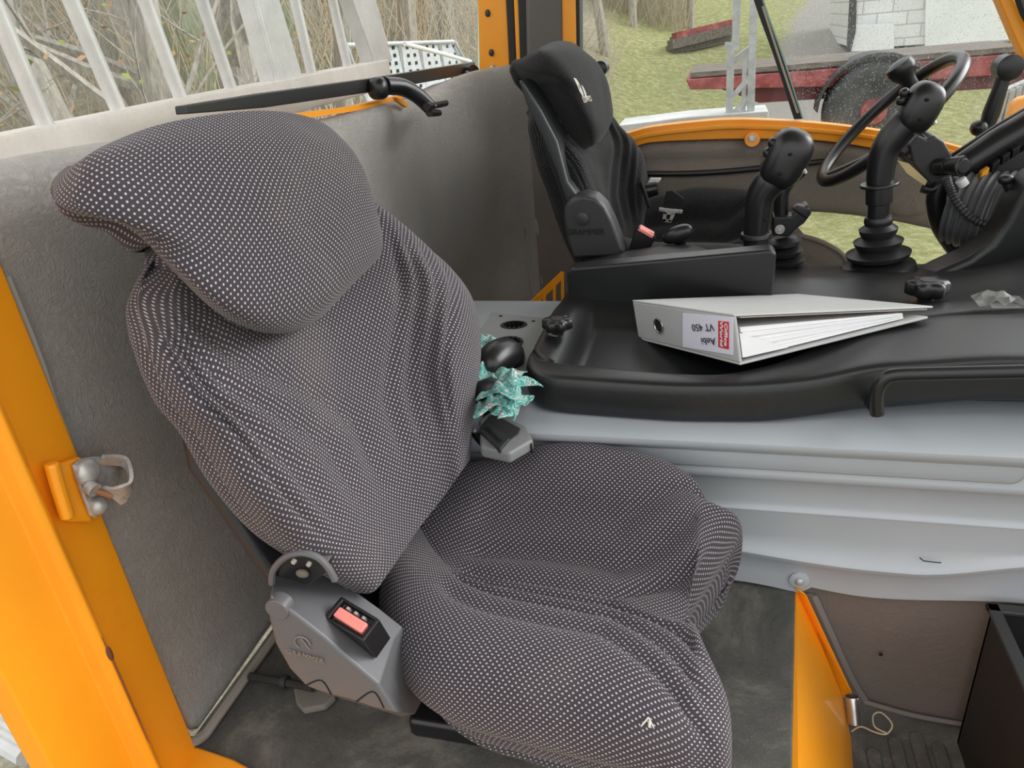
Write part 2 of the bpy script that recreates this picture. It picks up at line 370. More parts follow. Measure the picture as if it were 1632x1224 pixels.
# ------------------------------------------------------------------ padded surfaces
def cr(p0,p1,p2,p3,t): return .5*((2*p1)+(p2-p0)*t+(2*p0-5*p1+4*p2-p3)*t*t+(3*p1-p0-3*p2+p3)*t**3)
def interp_grid(ctrl, nr, nc):
    Rr=len(ctrl); Cc=len(ctrl[0])
    def row(r,u):
        x=u*(Cc-1); i=min(int(x),Cc-2); t=x-i; g=lambda k: ctrl[r][max(0,min(Cc-1,k))]
        return cr(g(i-1),g(i),g(i+1),g(i+2),t)
    out=[]
    for a in range(nr+1):
        y=a/nr*(Rr-1); j=min(int(y),Rr-2); t=y-j; line=[]
        for b in range(nc+1):
            u=b/nc; g=lambda k: row(max(0,min(Rr-1,k)),u)
            line.append(cr(g(j-1),g(j),g(j+1),g(j+2),t))
        out.append(line)
    return out
def pillow(name, ctrl, mat_, parent, back, shrink=.82, nr=70, nc=70, disp=None, off=V((0,0,0)), edge_round=.35, midb=.5):
    """closed cushion: front surface from control rows, back surface displaced by 'back' and drawn in"""
    g=interp_grid(ctrl,nr,nc)
    if disp:
        n=[[None]*(nc+1) for _ in range(nr+1)]
        for i in range(nr+1):
            for j in range(nc+1):
                a=g[min(i+1,nr)][j]-g[max(i-1,0)][j]; b=g[i][min(j+1,nc)]-g[i][max(j-1,0)]
                v=a.cross(b); v = v.normalized() if v.length>1e-12 else V((0,0,1))
                if v.dot(back)>0: v=-v
                n[i][j]=v
        g=[[g[i][j]+n[i][j]*disp(i/nr,j/nc) for j in range(nc+1)] for i in range(nr+1)]
    cen=V((0,0,0)); cnt=0
    for l in g:
        for p in l: cen+=p; cnt+=1
    cen/=cnt
    # uv from true arc lengths, measured from the middle of the pad
    mr,mc=nr//2,nc//2
    UU=[[0]*(nc+1) for _ in range(nr+1)]; VV=[[0]*(nc+1) for _ in range(nr+1)]
    for i in range(nr+1):
        for j in range(mc,nc): UU[i][j+1]=UU[i][j]+(g[i][j+1]-g[i][j]).length
        for j in range(mc,0,-1): UU[i][j-1]=UU[i][j]-(g[i][j-1]-g[i][j]).length
    for j in range(nc+1):
        for i in range(mr,nr): VV[i+1][j]=VV[i][j]+(g[i+1][j]-g[i][j]).length
        for i in range(mr,0,-1): VV[i-1][j]=VV[i][j]-(g[i-1][j]-g[i][j]).length
    for _ in range(2):
        U2=[[sum(UU[k][j] for k in range(max(0,i-6),min(nr,i+6)+1))/(min(nr,i+6)-max(0,i-6)+1) for j in range(nc+1)] for i in range(nr+1)]
        V2=[[sum(VV[i][k] for k in range(max(0,j-6),min(nc,j+6)+1))/(min(nc,j+6)-max(0,j-6)+1) for j in range(nc+1)] for i in range(nr+1)]
        UU,VV=U2,V2
    verts=[]; uvs=[]; faces=[]
    W=nc+1
    for i in range(nr+1):
        for j in range(nc+1): verts.append(g[i][j]+off); uvs.append((UU[i][j],VV[i][j]))
    for i in range(nr):
        for j in range(nc): faces.append((i*W+j,i*W+j+1,(i+1)*W+j+1,(i+1)*W+j))
    loop=[(0,j) for j in range(nc)]+[(i,nc) for i in range(nr)]+[(nr,j) for j in range(nc,0,-1)]+[(i,0) for i in range(nr,0,-1)]
    prev=[i*W+j for i,j in loop]
    steps=[(.12,.995),(.3,.98),(.55,.95),(.8,.90),(1.0,shrink),(1.02,shrink*.6)]
    L=len(loop); bl=back.length; bn=back.normalized(); deep=max(g[i][j].dot(bn) for i,j in loop)+bl*.25
    for s,k in steps:
        cur=[]
        for q,(i,j) in enumerate(loop):
            p=g[i][j]; d=p-cen; bn=back.normalized(); dp=d-bn*d.dot(bn)
            nv=p+dp*(k-1)+back*s; q2=min(1,s)**2; nv=nv+bn*((deep-nv.dot(bn))*q2)
            cur.append(len(verts)); verts.append(nv+off)
            uu,vv=uvs[i*W+j]; 
            du_=0;dv_=0
            if i==0: dv_=-s*bl
            elif i==nr: dv_=s*bl
            if j==0: du_=-s*bl
            elif j==nc: du_=s*bl
            uvs.append((uu+du_,vv+dv_))
        for q in range(L): faces.append((prev[q],cur[q],cur[(q+1)%L],prev[(q+1)%L]))
        prev=cur
    c_i=len(verts); verts.append(sum((verts[k] for k in prev),V((0,0,0)))/L); uvs.append((0,0))
    for q in range(L): faces.append((prev[q],c_i,prev[(q+1)%L]))
    rl=V((0,0,0)); r=parent
    while r: rl=rl+r.location; r=r.parent
    me=bpy.data.meshes.new(name); me.from_pydata([v-rl for v in verts],[],faces); me.update()
    ul=me.uv_layers.new(name='UVMap')
    for lo in me.loops: ul.data[lo.index].uv=uvs[lo.vertex_index]
    bm=bmesh.new(); bm.from_mesh(me); bmesh.ops.recalc_face_normals(bm,faces=bm.faces); bm.to_mesh(me); bm.free()
    me.shade_smooth(); me.materials.append(mat_)
    o=bpy.data.objects.new(name,me); col.objects.link(o); o.parent=parent
    return o

def gs(x,w): return math.exp(-(x/w)**2)
def sm(a,b,x):
    t=max(0,min(1,(x-a)/(b-a))); return t*t*(3-2*t)

# ---- the two seats share their cushions' shape -------------------------------------------------
LEAN=R(15); BN=V((math.cos(LEAN),0,math.sin(LEAN))); BP=V((-.42,0,.28))
def Q(px,py,d): return PL(BP+BN*d,BN,px,py)
def cushion_ctrl():
    # rows: rear -> front ; columns: near -> far (world x, y, z)
    xs=[-.475,-.40,-.32,-.23,-.145,-.07,-.02,.008]
    rows=[]
    near_b=[.79,.700,.655,.640,.632,.628,.632,.645]   # lowest visible edge of the near side, z .13
    far =[1.085,1.09,1.105,1.108,1.098,1.075,1.048,1.02]
    cz=[.285,.297,.318,.337,.337,.332,.318,.302]
    for k,x in enumerate(xs):
        yn=near_b[k]; yf=far[k]; c=(yn+yf)/2-.02
        fr=sm(4.2,7,k)
        rows.append([V((x,yn+.01,.125)),V((x,yn-.028,.185-.01*fr)),V((x,yn-.005,.250-.02*fr)),V((x,yn+.07,.268-.02*fr)),V((x,yn+.16,.240-.012*fr)),
                     V((x,c,.222)),V((x,yf-.16,.215+.12*(cz[k]-.26))),V((x,yf-.075,cz[k]-.022)),V((x,yf-.008,cz[k]-.002)),V((x,yf+.02,cz[k]-.07)),V((x,yf+.005,.14))])
    # front roll: two thigh lobes with a notch between
    def lip(dx,dz,ins):
        r=[]
        for q,p in enumerate(rows[7]):
            t=q/10; notch=gs(t-.53,.13)*.055; lobe=.012*gs(t-.22,.15)+.034*gs(t-.86,.12)
            r.append(V((p.x+dx-notch+lobe,p.y+.02*ins*(1-sm(.1,.35,t))-.035*ins*sm(.72,1.0,t),max(.08,p.z+dz*(1 if 0<q<10 else .2)))))
        return r
    base=list(rows[7])
    rows[7]=[V((p.x-gs(q/10-.53,.13)*.035,p.y,p.z-.006)) for q,p in enumerate(rows[7])]
    rows.append(lip(.016,-.026,.3)); rows.append(lip(.024,-.065,.6)); rows.append(lip(.008,-.12,1.0))
    return rows
def cushion_disp(s,t):
    # grooves: straight and parallel behind, splaying towards the front corners
    tt=(t-.5)*2
    a=abs(tt+.0)
    k=max(0,s-.42)*1.15
    d=0
    for t0 in (.04,.17,.30):
        d-=.0145*gs(a-t0-k,.032)*sm(.10,.16,s)*(1-sm(.62,.78,s))*(1 if t0>.05 or s<.45 else 1)
    d-=.010*gs(tt,.10)*sm(.5,.6,s)*(1-sm(.8,.95,s))*.3
    return d
BODY_PX=[
 [(535,925,-.06),(548,938,0),(575,948,.035),(612,912,.02),(668,842,.0),(708,790,.02),(735,752,.05),(748,735,.03),(748,738,-.03)],
 [(438,862,-.06),(452,878,0),(490,886,.04),(545,850,.025),(625,775,.0),(690,715,.03),(730,675,.065),(752,678,.05),(752,680,-.02)],
 [(362,775,-.06),(372,790,0),(405,796,.045),(470,758,.03),(583,672,.0),(668,618,.035),(722,592,.085),(762,605,.075),(755,610,-.01)],
 [(312,690,-.06),(321,702,0),(352,702,.045),(420,668,.03),(548,592,.0),(650,540,.04),(718,508,.095),(765,530,.09),(758,535,0)],
 [(266,630,-.06),(276,642,0),(305,636,.045),(378,602,.03),(522,520,.0),(632,472,.04),(700,446,.09),(750,470,.085),(740,475,0)],
 [(230,540,-.06),(236,548,0),(265,545,.04),(338,520,.025),(492,450,.0),(600,410,.035),(660,395,.07),(716,424,.07),(708,430,-.01)],
 [(220,465,-.06),(223,472,0),(247,468,.03),(302,452,.015),(450,380,.0),(562,350,.02),(622,345,.045),(676,388,.045),(668,395,-.02)],
 [(255,400,-.06),(250,402,-.03),(262,392,0),(300,380,0),(430,335,-.01),(540,312,.0),(588,318,.02),(622,343,.02),(615,350,-.04)]]
HEAD_PX=[
 [(238,392,-.05),(262,418,-.01),(330,486,.015),(385,519,.03),(445,531,.035),(505,508,.04),(562,452,.045),(606,408,.03),(604,400,-.03)],
 [(222,375,-.05),(240,395,0),(312,455,.035),(378,488,.05),(443,498,.055),(503,476,.06),(562,425,.065),(607,388,.045),(606,380,-.03)],
 [(185,352,-.06),(200,362,0),(285,395,.04),(360,415,.055),(434,420,.06),(500,402,.065),(560,365,.07),(600,345,.05),(598,340,-.03)],
 [(115,338,-.08),(125,342,-.02),(215,345,.03),(320,350,.05),(425,345,.06),(500,330,.065),(556,305,.07),(589,305,.05),(588,305,-.03)],
 [(86,305,-.09),(92,318,-.04),(168,290,.015),(285,287,.04),(402,280,.055),(492,268,.06),(548,255,.06),(578,270,.045),(576,275,-.03)],
 [(88,283,-.09),(96,284,-.06),(150,250,-.005),(265,233,.025),(392,222,.04),(475,220,.045),(532,224,.045),(560,238,.03),(558,245,-.03)],
 [(108,264,-.09),(118,262,-.07),(170,230,-.03),(268,195,0),(392,177,.01),(465,180,.015),(512,194,.01),(538,214,.0),(535,222,-.04)]]
def back_disp(s,t):
    a=abs(t-.52)*2; k=max(0,s-.30)*.62; d=0
    for t0 in (.07,.17,.28,.39):
        d-=.0095*gs(a-t0-k,.028)*sm(.12,.25,s)*(1-sm(.66,.84,s))
    return d
def head_disp(s,t): return .004*math.sin(math.pi*s)*math.sin(math.pi*t)

def build_seat(root, off, fab, driver=False):
    back=-BN*.065
    body=[[Q(p[0]+(0,3,16,8,0,0,0,0,0)[j],p[1]+(0,-1,-3,0,0,0,0,0,0)[j],(0,-.042,-.045,-.014,0,0,0,0,0)[j]+p[2]-(.022*math.sin(math.pi*j/8) if i>=5 else 0)) for j,p in enumerate(r)] for i,r in enumerate(BODY_PX)]; hp_=[[(a,b,c-.045) for a,b,c in HEAD_PX[0]]]+[[(a,b-2,c-.006) for a,b,c in HEAD_PX[0]]]+HEAD_PX[1:]; head=[[Q(a,b,c+.012) for a,b,c in r] for r in hp_]
    pillow('backrest',body,fab,root,back,.86,80,80,back_disp,off)
    pillow('headrest',head,fab,root,back*.45,.70,60,70,head_disp,off)
    pillow('seat_cushion',cushion_ctrl(),fab,root,V((0,0,-.05)),.93,90,90,cushion_disp,off+(V((-.02,.03,.15)) if driver else V((0,0,0))))

# =================================================================== PASSENGER SEAT
seat=empty('passenger_seat',(-.25,.9,0),'large dark grey passenger seat with white dotted fabric, nearest the open door','seat')
build_seat(seat,V((0,0,0)),FAB)
mb=MB(); mb.box((-.44,.72,0),(-.02,1.1,.04)); mb.box((-.40,.76,.04),(-.06,1.06,.10)); obj('seat_base',mb,BLACKS,seat,bevel=.01)
# shell behind the backrest
mb=MB(); sh=[V((-.50,.70,.10)),V((-.50,1.08,.10)),V((-.60,1.12,.55)),V((-.655,1.02,.80)),V((-.655,.74,.80)),V((-.60,.64,.55))]
mb.prism(sh,V((-.022,0,-.006))); obj('back_shell',mb,SHELL,seat,bevel=.008)
# white corner of the seat slide at the front
mb=MB(); a=Z(.05,1140,1192); mb.prism([Z(.06,1128,1200),Z(.06,1146,1190),Z(.06,1149,1224),Z(.06,1110,1224)],V((0,0,-.058)))
obj('slide_cap',mb,WHITE,seat,bevel=.003)['label']='white plastic slide cap'
# recliner cover with belt buckle
outer=[(431,948),(470,975),(520,1015),(565,1055),(605,1090),(634,1136),(600,1128),(560,1114),(520,1104),(488,1092),(462,1064),(440,1025),(430,985)]
inner=[(438,912),(488,930),(545,958),(590,990),(628,1020),(662,1138),(640,1142),(600,1130),(560,1118),(505,1100),(470,1070),(446,1020),(434,960)]
r0=[Y(.600,*p) for p in outer]; r1=[Y(.622,*p) for p in outer]
def towards(P,Qs,t): return [a+(b-a)*t for a,b in zip(P,Qs)]
cen=sum(r0,V((0,0,0)))/len(r0)
r_in=[Y(.672,*p) for p in inner]
mb=MB(); mb.loft([[cen+(p-cen)*.93+V((0,-.003,0)) for p in r0],r0,towards(r0,r_in,.5),r_in,[p+V((0,.03,-.005)) for p in r_in]])
cover=obj('recliner_cover',mb,GREYP,seat,bevel=.004,seg=2)
cap=Y(.6,444,968); mb=MB(); mb.tube([cap+V((0,.012,0)),cap+V((0,-.006,0))],[.016,.0155],20); obj('pivot_cap',mb,GREYP,cover,bevel=.001)
for a,b,c_ in (((488,1092),(512,1084),(528,1106)),((568,1118),(595,1102),(612,1128))):
    mb=MB(); mb.tube(smooth_path([Y(.597,*a),Y(.597,*b),Y(.597,*c_)],6),.0012,6); obj('moulding_line',mb,BLACKV,cover)
# embossed maker's mark
cm=Y(.5955,482,1025); mb=MB()
mb.tube([cm+V((.011*math.cos(t),0,.011*math.sin(t))) for t in [R(-10+30*k) for k in range(9)]],.0011,6)
mb.tube(smooth_path([cm+V((.0,0,.008)),cm+V((.004,0,0)),cm+V((.008,0,-.010))],4),.0011,6)
EMB=mat('embossed_dusty',(.20,.175,.15),.6)
obj('emblem',mb,EMB,cover)
text('GRAMMER',EMB,cover,Y(.5945,486,1046),Y(.594,517,1056)-Y(.594,457,1038),V((0,0,1)),.0115,'embossed_name')
# black backing put in as the dark inside of the cover's open top
mb=MB(); mb.prism([Y(.635,*p) for p in ((434,918),(440,901),(458,888),(480,884),(504,890),(520,902),(512,920),(488,934),(468,926),(450,922))],V((0,.03,0)))
mb2_=MB(); mb2_.tube(smooth_path([Y(.63,*p) for p in ((433,930),(436,908),(455,888),(480,881),(506,888),(524,906),(534,925))],4),.0045,8)
backing=obj('opening_backing',mb,BLACKS,seat,bevel=.002)
obj('opening_rim',mb2_,GREYP,backing)
for p in ((467,897),(491,901)):
    mb=MB(); c=Y(.622,*p); mb.tube([c+V((0,.004,0)),c],[.0035,.003],10); obj('rivet',mb,ZINC,backing)
mb=MB(); mb.sq(Y(.632,482,914),(.009,0,0),(0,.005,0),(0,0,.006),1); obj('gear_dirt',mb,mat('dirt',(.14,.12,.09),.95),backing)
# buckle
bc=[PL(Y(.64,560,990)+V((0,-.35,.93))*.018,V((.0,-.35,.93)).normalized(),*p) for p in ((543,949),(606,987),(580,1023),(514,984))]
nb=V((0,-.35,.93)).normalized()
ctr=sum(bc,V((0,0,0)))/4
bc=[ctr+(p-ctr)*.98 for p in bc]
mb=MB(); mb.loft([[ctr+(p-ctr)*.97+nb*-.055 for p in bc],[p for p in bc],[ctr+(p-ctr)*.80 for p in bc],[ctr+(p-ctr)*.76-nb*.008 for p in bc]])
buckle=obj('belt_buckle',mb,BLACKS,seat,bevel=.0025)
ex=(bc[1]-bc[0]); ey=(bc[3]-bc[0])
mb=MB(); mb.obox(ctr+ey*.07-nb*.004,ex*.36,ey*.20,nb*.006); obj('release_button',mb,RED,buckle,bevel=.002)['label']='faded red release button'
for k in range(3):
    mb=MB(); mb.obox(ctr-ey*.24+ex*(-.2+.2*k)-nb*.004,ex*.035,ey*.05,nb*.004); obj('slot_tooth',mb,ZINC,buckle)
# lap belt end below the cover (bracket and bolt on the mat)
mb=MB(); mb.tube(smooth_path([Z(.02,398,1078),Z(.022,430,1083),Z(.022,468,1090),Z(.03,500,1096)],5),[.007]*16,8)
mb.tube([Z(.022,450,1086),Z(.022,458,1087)],.012,10)
br=obj('floor_cable',mb,DKPL,bevel=0); tag(br,'black corrugated cable end lying on the mat behind the passenger seat','cable')
mb=MB(); mb.prism([Z(.002,470,1103),Z(.002,490,1094),Z(.002,530,1100),Z(.002,537,1118),Z(.002,520,1133),Z(.002,486,1140),Z(.002,474,1128)],V((0,0,.014)))
o=obj('mounting_foot',mb,mat('dusty_foot',(.17,.16,.135),.9),seat,bevel=.004)
# dry winged seed lying on the cushion
fl=Z(.243,1033,1150)
sd=empty('seed_wing',fl,'small pale dry winged seed lying on the front of the dotted seat cushion','seed')
mb=MB(); mb.sq(fl+V((.002,-.004,.002)),(.0018,0,0),(0,.006,0),(0,0,.0012),.9); obj('seed',mb,PRINT,sd)
for dx in (-.006,.006):
    mb=MB(); mb.tube([fl+V((0,.004,.002)),fl+V((dx,-.006,.001)),fl+V((dx*1.3,-.010,.001))],[.0012,.001,.0003],6); obj('wing',mb,PRINT,sd)

# =================================================================== REAR WALL (padded vinyl)
def plan_path():
    return smooth_path([(-.79,.64,0),(-.79,1.0,0),(-.79,1.5,0),(-.79,2.0,0),(-.775,2.22,0),(-.725,2.38,0),(-.65,2.46,0),(-.58,2.50,0),(-.50,2.515,0)],8)
def top_z(y): return .915-.055*sm(.7,1.6,y)+.035*sm(2.0,2.5,y)
mb=MB(); pp=plan_path(); rings=[]
for p in pp:
    t=top_z(p.y); pr=[]
    for z in [0,.03,.1,.25,.4,.55,.7,.78]: pr.append(V((p.x+.006*noise.noise(V((p.y*5,z*6,3))),p.y,z)))
    d=V((1,0,0)) if p.y<2.2 else V((.6,-.8,0))
    pr+= [V((p.x,p.y,t-.05))+d*.004, V((p.x,p.y,t-.018))+d*-.001, V((p.x,p.y,t-.004))+d*-.012, V((p.x,p.y,t))+d*-.03, V((p.x,p.y,t-.01))+d*-.05, V((p.x,p.y,0))+d*-.05]
    rings.append(pr)
mb.loft(rings,closed=True,caps=True)
wall=struct('wall_rear',mb,VINYL,sub=1)
# piping strip along the near edge and the floor
mb=MB(); mb.tube(smooth_path([X(-.782,10,440),X(-.782,60,565),X(-.782,85,640),X(-.782,108,700),X(-.782,118,735)],5),.006,8); obj('edge_piping',mb,PIPING,wall)
mb=MB(); mb.tube(smooth_path([X(-.782,150,835),X(-.782,190,950),X(-.782,225,1050),X(-.782,262,1125),X(-.782,290,1178),V((-.775,.65,.012)),V((-.772,.70,.012)),V((-.772,.9,.012)),V((-.772,1.3,.012)),V((-.772,2.0,.012))],5),.0085,8); obj('edge_binding',mb,PIPEDIRTY,wall)
# worn scratch patch near the driver seat
for k,(pts,w) in enumerate((([(842,362),(850,400),(853,440),(855,468)],.010),([(830,385),(833,420),(838,470),(842,492)],.006),([(826,375),(828,392)],.004))):
    mb=MB()
    pa=[Y(2.38,*p) for p in pts]
    # flat worn streak on the surface of the corner pad
    mb2=MB(); L_=[p+V((-w/2,0,0)) for p in pa]; R_=[p+V((w/2,0,0)) for p in pa]
    mb2.loft([[a,b,b+V((0,.02,0)),a+V((0,.02,0))] for a,b in zip(L_,R_)])
    # placed just on the pad: move in y to the surface
    def surf_y(x):
        best=min(pp,key=lambda q:abs(q.x-x)+(0 if q.y>2.1 else 9)); return best.y
    o=None
    for v in mb2.v:
        pass
    s=0
    for v in mb2.v:
        v.y=surf_y(v.x)-.004 if (v.y<2.39) else surf_y(v.x)+.006
    o=obj('wear_mark',mb2,mat('wear_%d'%k,(.36,.36,.35),.7),wall)

# =================================================================== DOOR FRAME, near side
fr=MB()
# profile in plan (x,y) swept up: inner flange, ridge, outer flange
prof=[(-.79,.640),(-.772,.632),(-.770,.590),(-.770,.560),(-.752,.553),(-.745,.543),(-.752,.534),(-.768,.528),(-.772,.50),(-.775,.438),(-.80,.43),(-.82,.46),(-.82,.64)]
rings=[[V((x,y,z)) for x,y in prof] for z in (-.14,0,.2,.4,.6,.8,1.0,1.3)]
fr.loft(rings); jamb=struct('trim_1',fr,ORANGE,bevel=.003)
# sill piece that closes the corner at the mat
mb=MB(); mb.prism([(-.80,.43,-.03),(-.80,.64,-.03),(-.70,.628,-.03),(-.2,.50,-.03),(.25,.42,-.03),(.25,.34,-.03)],V((0,0,.04)))
mb.v=[V(v) for v in mb.v]; struct('trim_2',mb,ORANGE,bevel=.006)

# chipped paint along the ridge of the door frame
mb=MB(); mb.tube([V((-.7455,.5445,.34)),V((-.7450,.5450,.27)),V((-.7452,.5446,.20)),V((-.7455,.5445,.14))],[.0004,.0014,.0010,.0003],6); obj('paint_chip',mb,mat('rust_brown',(.22,.07,.02),.8),jamb)
mb=MB(); mb.sq(V((-.7455,.5450,.31)),(.003,0,0),(0,.004,0),(0,0,.012),.9,10,6); obj('paint_chip',mb,mat('rust_dark',(.14,.045,.02),.8),jamb)
# striker
st=empty('door_striker',X(-.77,150,790),'zinc door striker plate with loop and two bolts on the orange door frame','latch')
mb=MB(); tabp=[(78,738),(92,742),(112,735),(132,728),(148,832),(112,832),(104,822)]
mb.prism([X(-.755,*p) for p in tabp],V((-.012,0,0))); mb.tube(smooth_path([X(-.75,82,738),X(-.75,92,775),X(-.75,108,826)],4),.009,8)
obj('mounting_tab',mb,ORANGE,st,bevel=.003)['label']='orange painted mounting tab'
mb=MB(); plp=[(118,742),(130,732),(150,728),(175,728),(190,733),(200,742),(192,765),(180,790),(172,812),(155,826),(146,822),(134,790)]
mb.prism([X(-.747,*p) for p in plp],V((-.006,0,0))); plate=obj('striker_plate',mb,ZINC,st,bevel=.002)
for p,r_ in (((140,753),.017),((157,806),.012)):
    mb=MB(); c=X(-.745,*p); mb.sq(c,(.011,0,0),(0,r_,0),(0,0,r_),.95); obj('bolt',mb,ZINC,st)
mb=MB(); loopp=smooth_path([X(-.745,160,733),X(-.73,196,735),X(-.715,207,752),X(-.708,208,775),X(-.715,192,786),X(-.728,178,790)],6)
rings=[[p+V((0,0,.013)),p+V((0,.002,.013)),p+V((0,.002,-.011)),p+V((0,0,-.011))] for p in loopp]
rings=[]
for i,p in enumerate(loopp):
    t=(loopp[min(i+1,len(loopp)-1)]-loopp[max(0,i-1)]).normalized(); w=V((.5,-.2,.85)); w=(w-t*w.dot(t)).normalized(); n=t.cross(w)
    h=.008+.010*i/len(loopp); rings.append([p+w*h+n*.0022,p+w*h-n*.0022,p-w*h-n*.0022,p-w*h+n*.0022])
mb.loft(rings); obj('loop',mb,ZINC,st)
mb=MB(); mb.tube([X(-.735,148,780),X(-.725,178,790)],.0045,10); obj('pin',mb,RUST,st)['label']='rusty copper coloured pin'
mb=MB(); mb.tube([X(-.74,141,775),X(-.73,152,782)],.009,12); obj('pin_collar',mb,ZINC,st)

# =================================================================== FLOOR MAT AND RISER
def flat(pts,z0,z1): 
    m=MB(); m.prism([V((p[0],p[1],z0)) for p in pts],V((0,0,z1-z0))); return m
f0=Z(0,1268,925); f1=Z(0,1269,1224)
dx=(f0.x-f1.x)/(f0.y-f1.y)
fn=f1+V((dx,1,0))*(.15-f1.y)
mb=flat([(-.79,.40),(fn.x,.10),(fn.x,fn.y),(f0.x,f0.y),(f0.x,1.30),(-.79,2.5)],-.02,.0)
mb=flat([(-.80,.52),(-.70,.50),(-.2,.40),(fn.x,.30),(f0.x,f0.y),(f0.x,1.30),(f0.x,1.6),(-.79,2.5)],-.014,.0)
matf=struct('floor',mb,MATR,bevel=.004)
mb=MB(); mb.box((-.80,.50,-.10),(.10,2.5,-.015)); sub=struct('trim_3',mb,ORANGE)
# orange step riser : sloping panel between the mat edge and the footwell
zf=-.30
A=f0+V((.002,0,-.004)); Bn=V((fn.x+.004,fn.y,-.004))
f1b=Z(-.30,1358,1224); p_top=Y(1.15,1284,945); p_bot=Z(-.24,1358,1106); p_cr=Z(-.24,1340,1112)
mb=MB()
# main riser face
b0=Z(zf,1356,1175); bn=b0+(V((fn.x,fn.y,0))-V((f0.x,f0.y,0)))
vs=[A,Bn,V((bn.x,bn.y,zf)),V((b0.x,b0.y,zf)),Y(1.145,1284,948),Z(-.20,1352,1104)]
back=V((-.03,0,-.01))
mb.prism([A,Bn,V((bn.x,bn.y,zf)),V((b0.x,b0.y,zf)),Z(-.21,1343,1112)],back)
struct('trim_4',mb,ORANGE)
mb=MB(); rp=[A+V((0,0,-.03)),Z(-.21,1341,1112),Z(-.205,1360,1106),Y(1.14,1286,948),Y(1.145,1270,938)]
mb.prism(rp,V((-.012,.02,-.004))); struct('trim_5',mb,ORANGE,bevel=.003)
# footwell side panel (vinyl) and its binding
mb=MB(); mb.prism([Y(1.17,1270,930),Y(1.17,1650,940),Y(1.17,1720,1200),Y(1.17,1585,1163),Y(1.17,1378,1121)],V((0,.02,0)))
lowp=struct('trim_6',mb,VINYLD)
mb=MB(); pth=[Y(1.163,1292,948),Y(1.163,1320,1010),Y(1.163,1350,1075),Y(1.163,1376,1118)]
rings=[]
for p in smooth_path(pth,4): rings.append([p+V((-.013,0,0)),p+V((.002,-.006,0)),p+V((.012,0,0)),p+V((.0,.006,0))])
mb.loft(rings); mb.tube(smooth_path([Y(1.16,1376,1118),Y(1.16,1450,1139),Y(1.16,1520,1152),Y(1.16,1600,1166)],4),.005,8)
obj('edge_binding',mb,mat('grey_binding',(.19,.165,.15),.7),lowp)
mb=MB(); h=Y(1.16,1404,1043); mb.sq(h,(.004,0,0),(0,.002,0),(0,0,.004),1,10,6); obj('puncture',mb,BLACKV,lowp)
# footwell floor with pressed ribs
mb=MB(); fz=-.31
mb.box((.22,.3,fz-.02),(1.0,1.20,fz)); ff=struct('trim_7',mb,MATR)
k=0
for (px,py,l) in ((1392,1205,.10),(1428,1192,.14),(1462,1185,.16),(1497,1200,.14),(1535,1190,.16),(1568,1205,.12),(1412,1240,.1),(1450,1240,.1)):
    c=Z(fz,px,py); mb=MB(); d=V((0,1,0))
    pts=[c+V((.013*math.cos(t),.013*math.sin(t)+(l/2-.013)*(1 if math.sin(t)>=0 else -1)-l*.35,0)) for t in [2*math.pi*i/16 for i in range(16)]]
    mb.prism(pts,V((0,0,.008))); o=obj('raised_rib',mb,MATR,ff,bevel=.004); k+=1
# hinge barrel
mb=MB(); a=Z(-.20,1358,1110); b=Z(-.245,1362,1152); 
mb.tube([a,a+(b-a)*.05,a+(b-a)*.45,a+(b-a)*.5,a+(b-a)*.52,b],[.011,.0125,.0125,.0125,.0125,.0125],18,caps=False)
mb.tube([b+(a-b)*.02,a],[.0100,.0100],18,caps=False)
hb=obj('step_hinge',mb,CHROME); tag(hb,'short bare steel hinge tube at the foot of the orange step riser','hinge')
mb=MB(); mb.tube(smooth_path([Z(fz+.01,1357,1166),Z(fz+.012,1372,1158),Z(fz+.012,1392,1166),Z(fz+.012,1412,1170),Z(fz+.02,1422,1155),Z(fz+.02,1405,1136),Z(fz+.02,1392,1140),Z(fz+.02,1394,1158),Z(fz+.014,1412,1168)],6),.0017,6)
tag(obj('loose_string',mb,mat('beige_string',(.62,.50,.36),.8)),'thin beige loop of string lying on the footwell floor by the hinge','string')
# storage bin
bn_=empty('storage_bin',(.60,1.0,fz),'open black plastic bin standing in the footwell at the right edge','bin')
mb=MB(); c=Y(1.10,1586,985); xl=c.x; zt=c.z
mb.box((xl,.62,fz),(xl+.006,1.12,zt)); mb.box((xl,1.114,fz),(xl+.4,1.12,zt)); mb.box((xl,.62,fz),(xl+.4,.626,zt)); mb.box((xl+.394,.62,fz),(xl+.4,1.12,zt)); mb.box((xl,.62,fz),(xl+.4,1.12,fz+.006))
obj('body',mb,RUBBER,bn_)
mb=MB(); mb.box((xl-.008,.612,zt),(xl+.012,1.128,zt+.008)); mb.box((xl-.008,1.108,zt),(xl+.408,1.128,zt+.008)); obj('rim',mb,DKPL,bn_,bevel=.002)

# =================================================================== CENTRE TUNNEL
def tunnel_profile(x):
    low=.003+.03*sm(.30,.05,x) if x<.3 else .003+.02*sm(.3,.55,x)
    sw=.012*math.sin((x-.0)*3.0)
    cr2=.105-.03*sm(-.1,.30,x)+.047*sm(.35,.6,x)
    P=[(1.75,.36),(1.30,.365),(1.10,.362),(1.085,.357),(1.085,.348),(1.098,.335),(1.122,.318),(1.136,.305),(1.14,.300),
       (1.140,.286),(1.132,.272),(1.132,.262),(1.142,.252),(1.150,.246),(1.150,.20),(1.150,.190),(1.144,.186),(1.146,.180),(1.150,.13),
       (1.151,cr2+.012),(1.138,cr2+.002),(1.142,cr2-.010),(1.150,cr2-.02),(1.152,low+.01),(1.153,low-.02 if x<.19 else low),(1.165,low-.02 if x<.19 else low),(1.75,low)]
    return [V((x,y-.0,z)) for y,z in P]
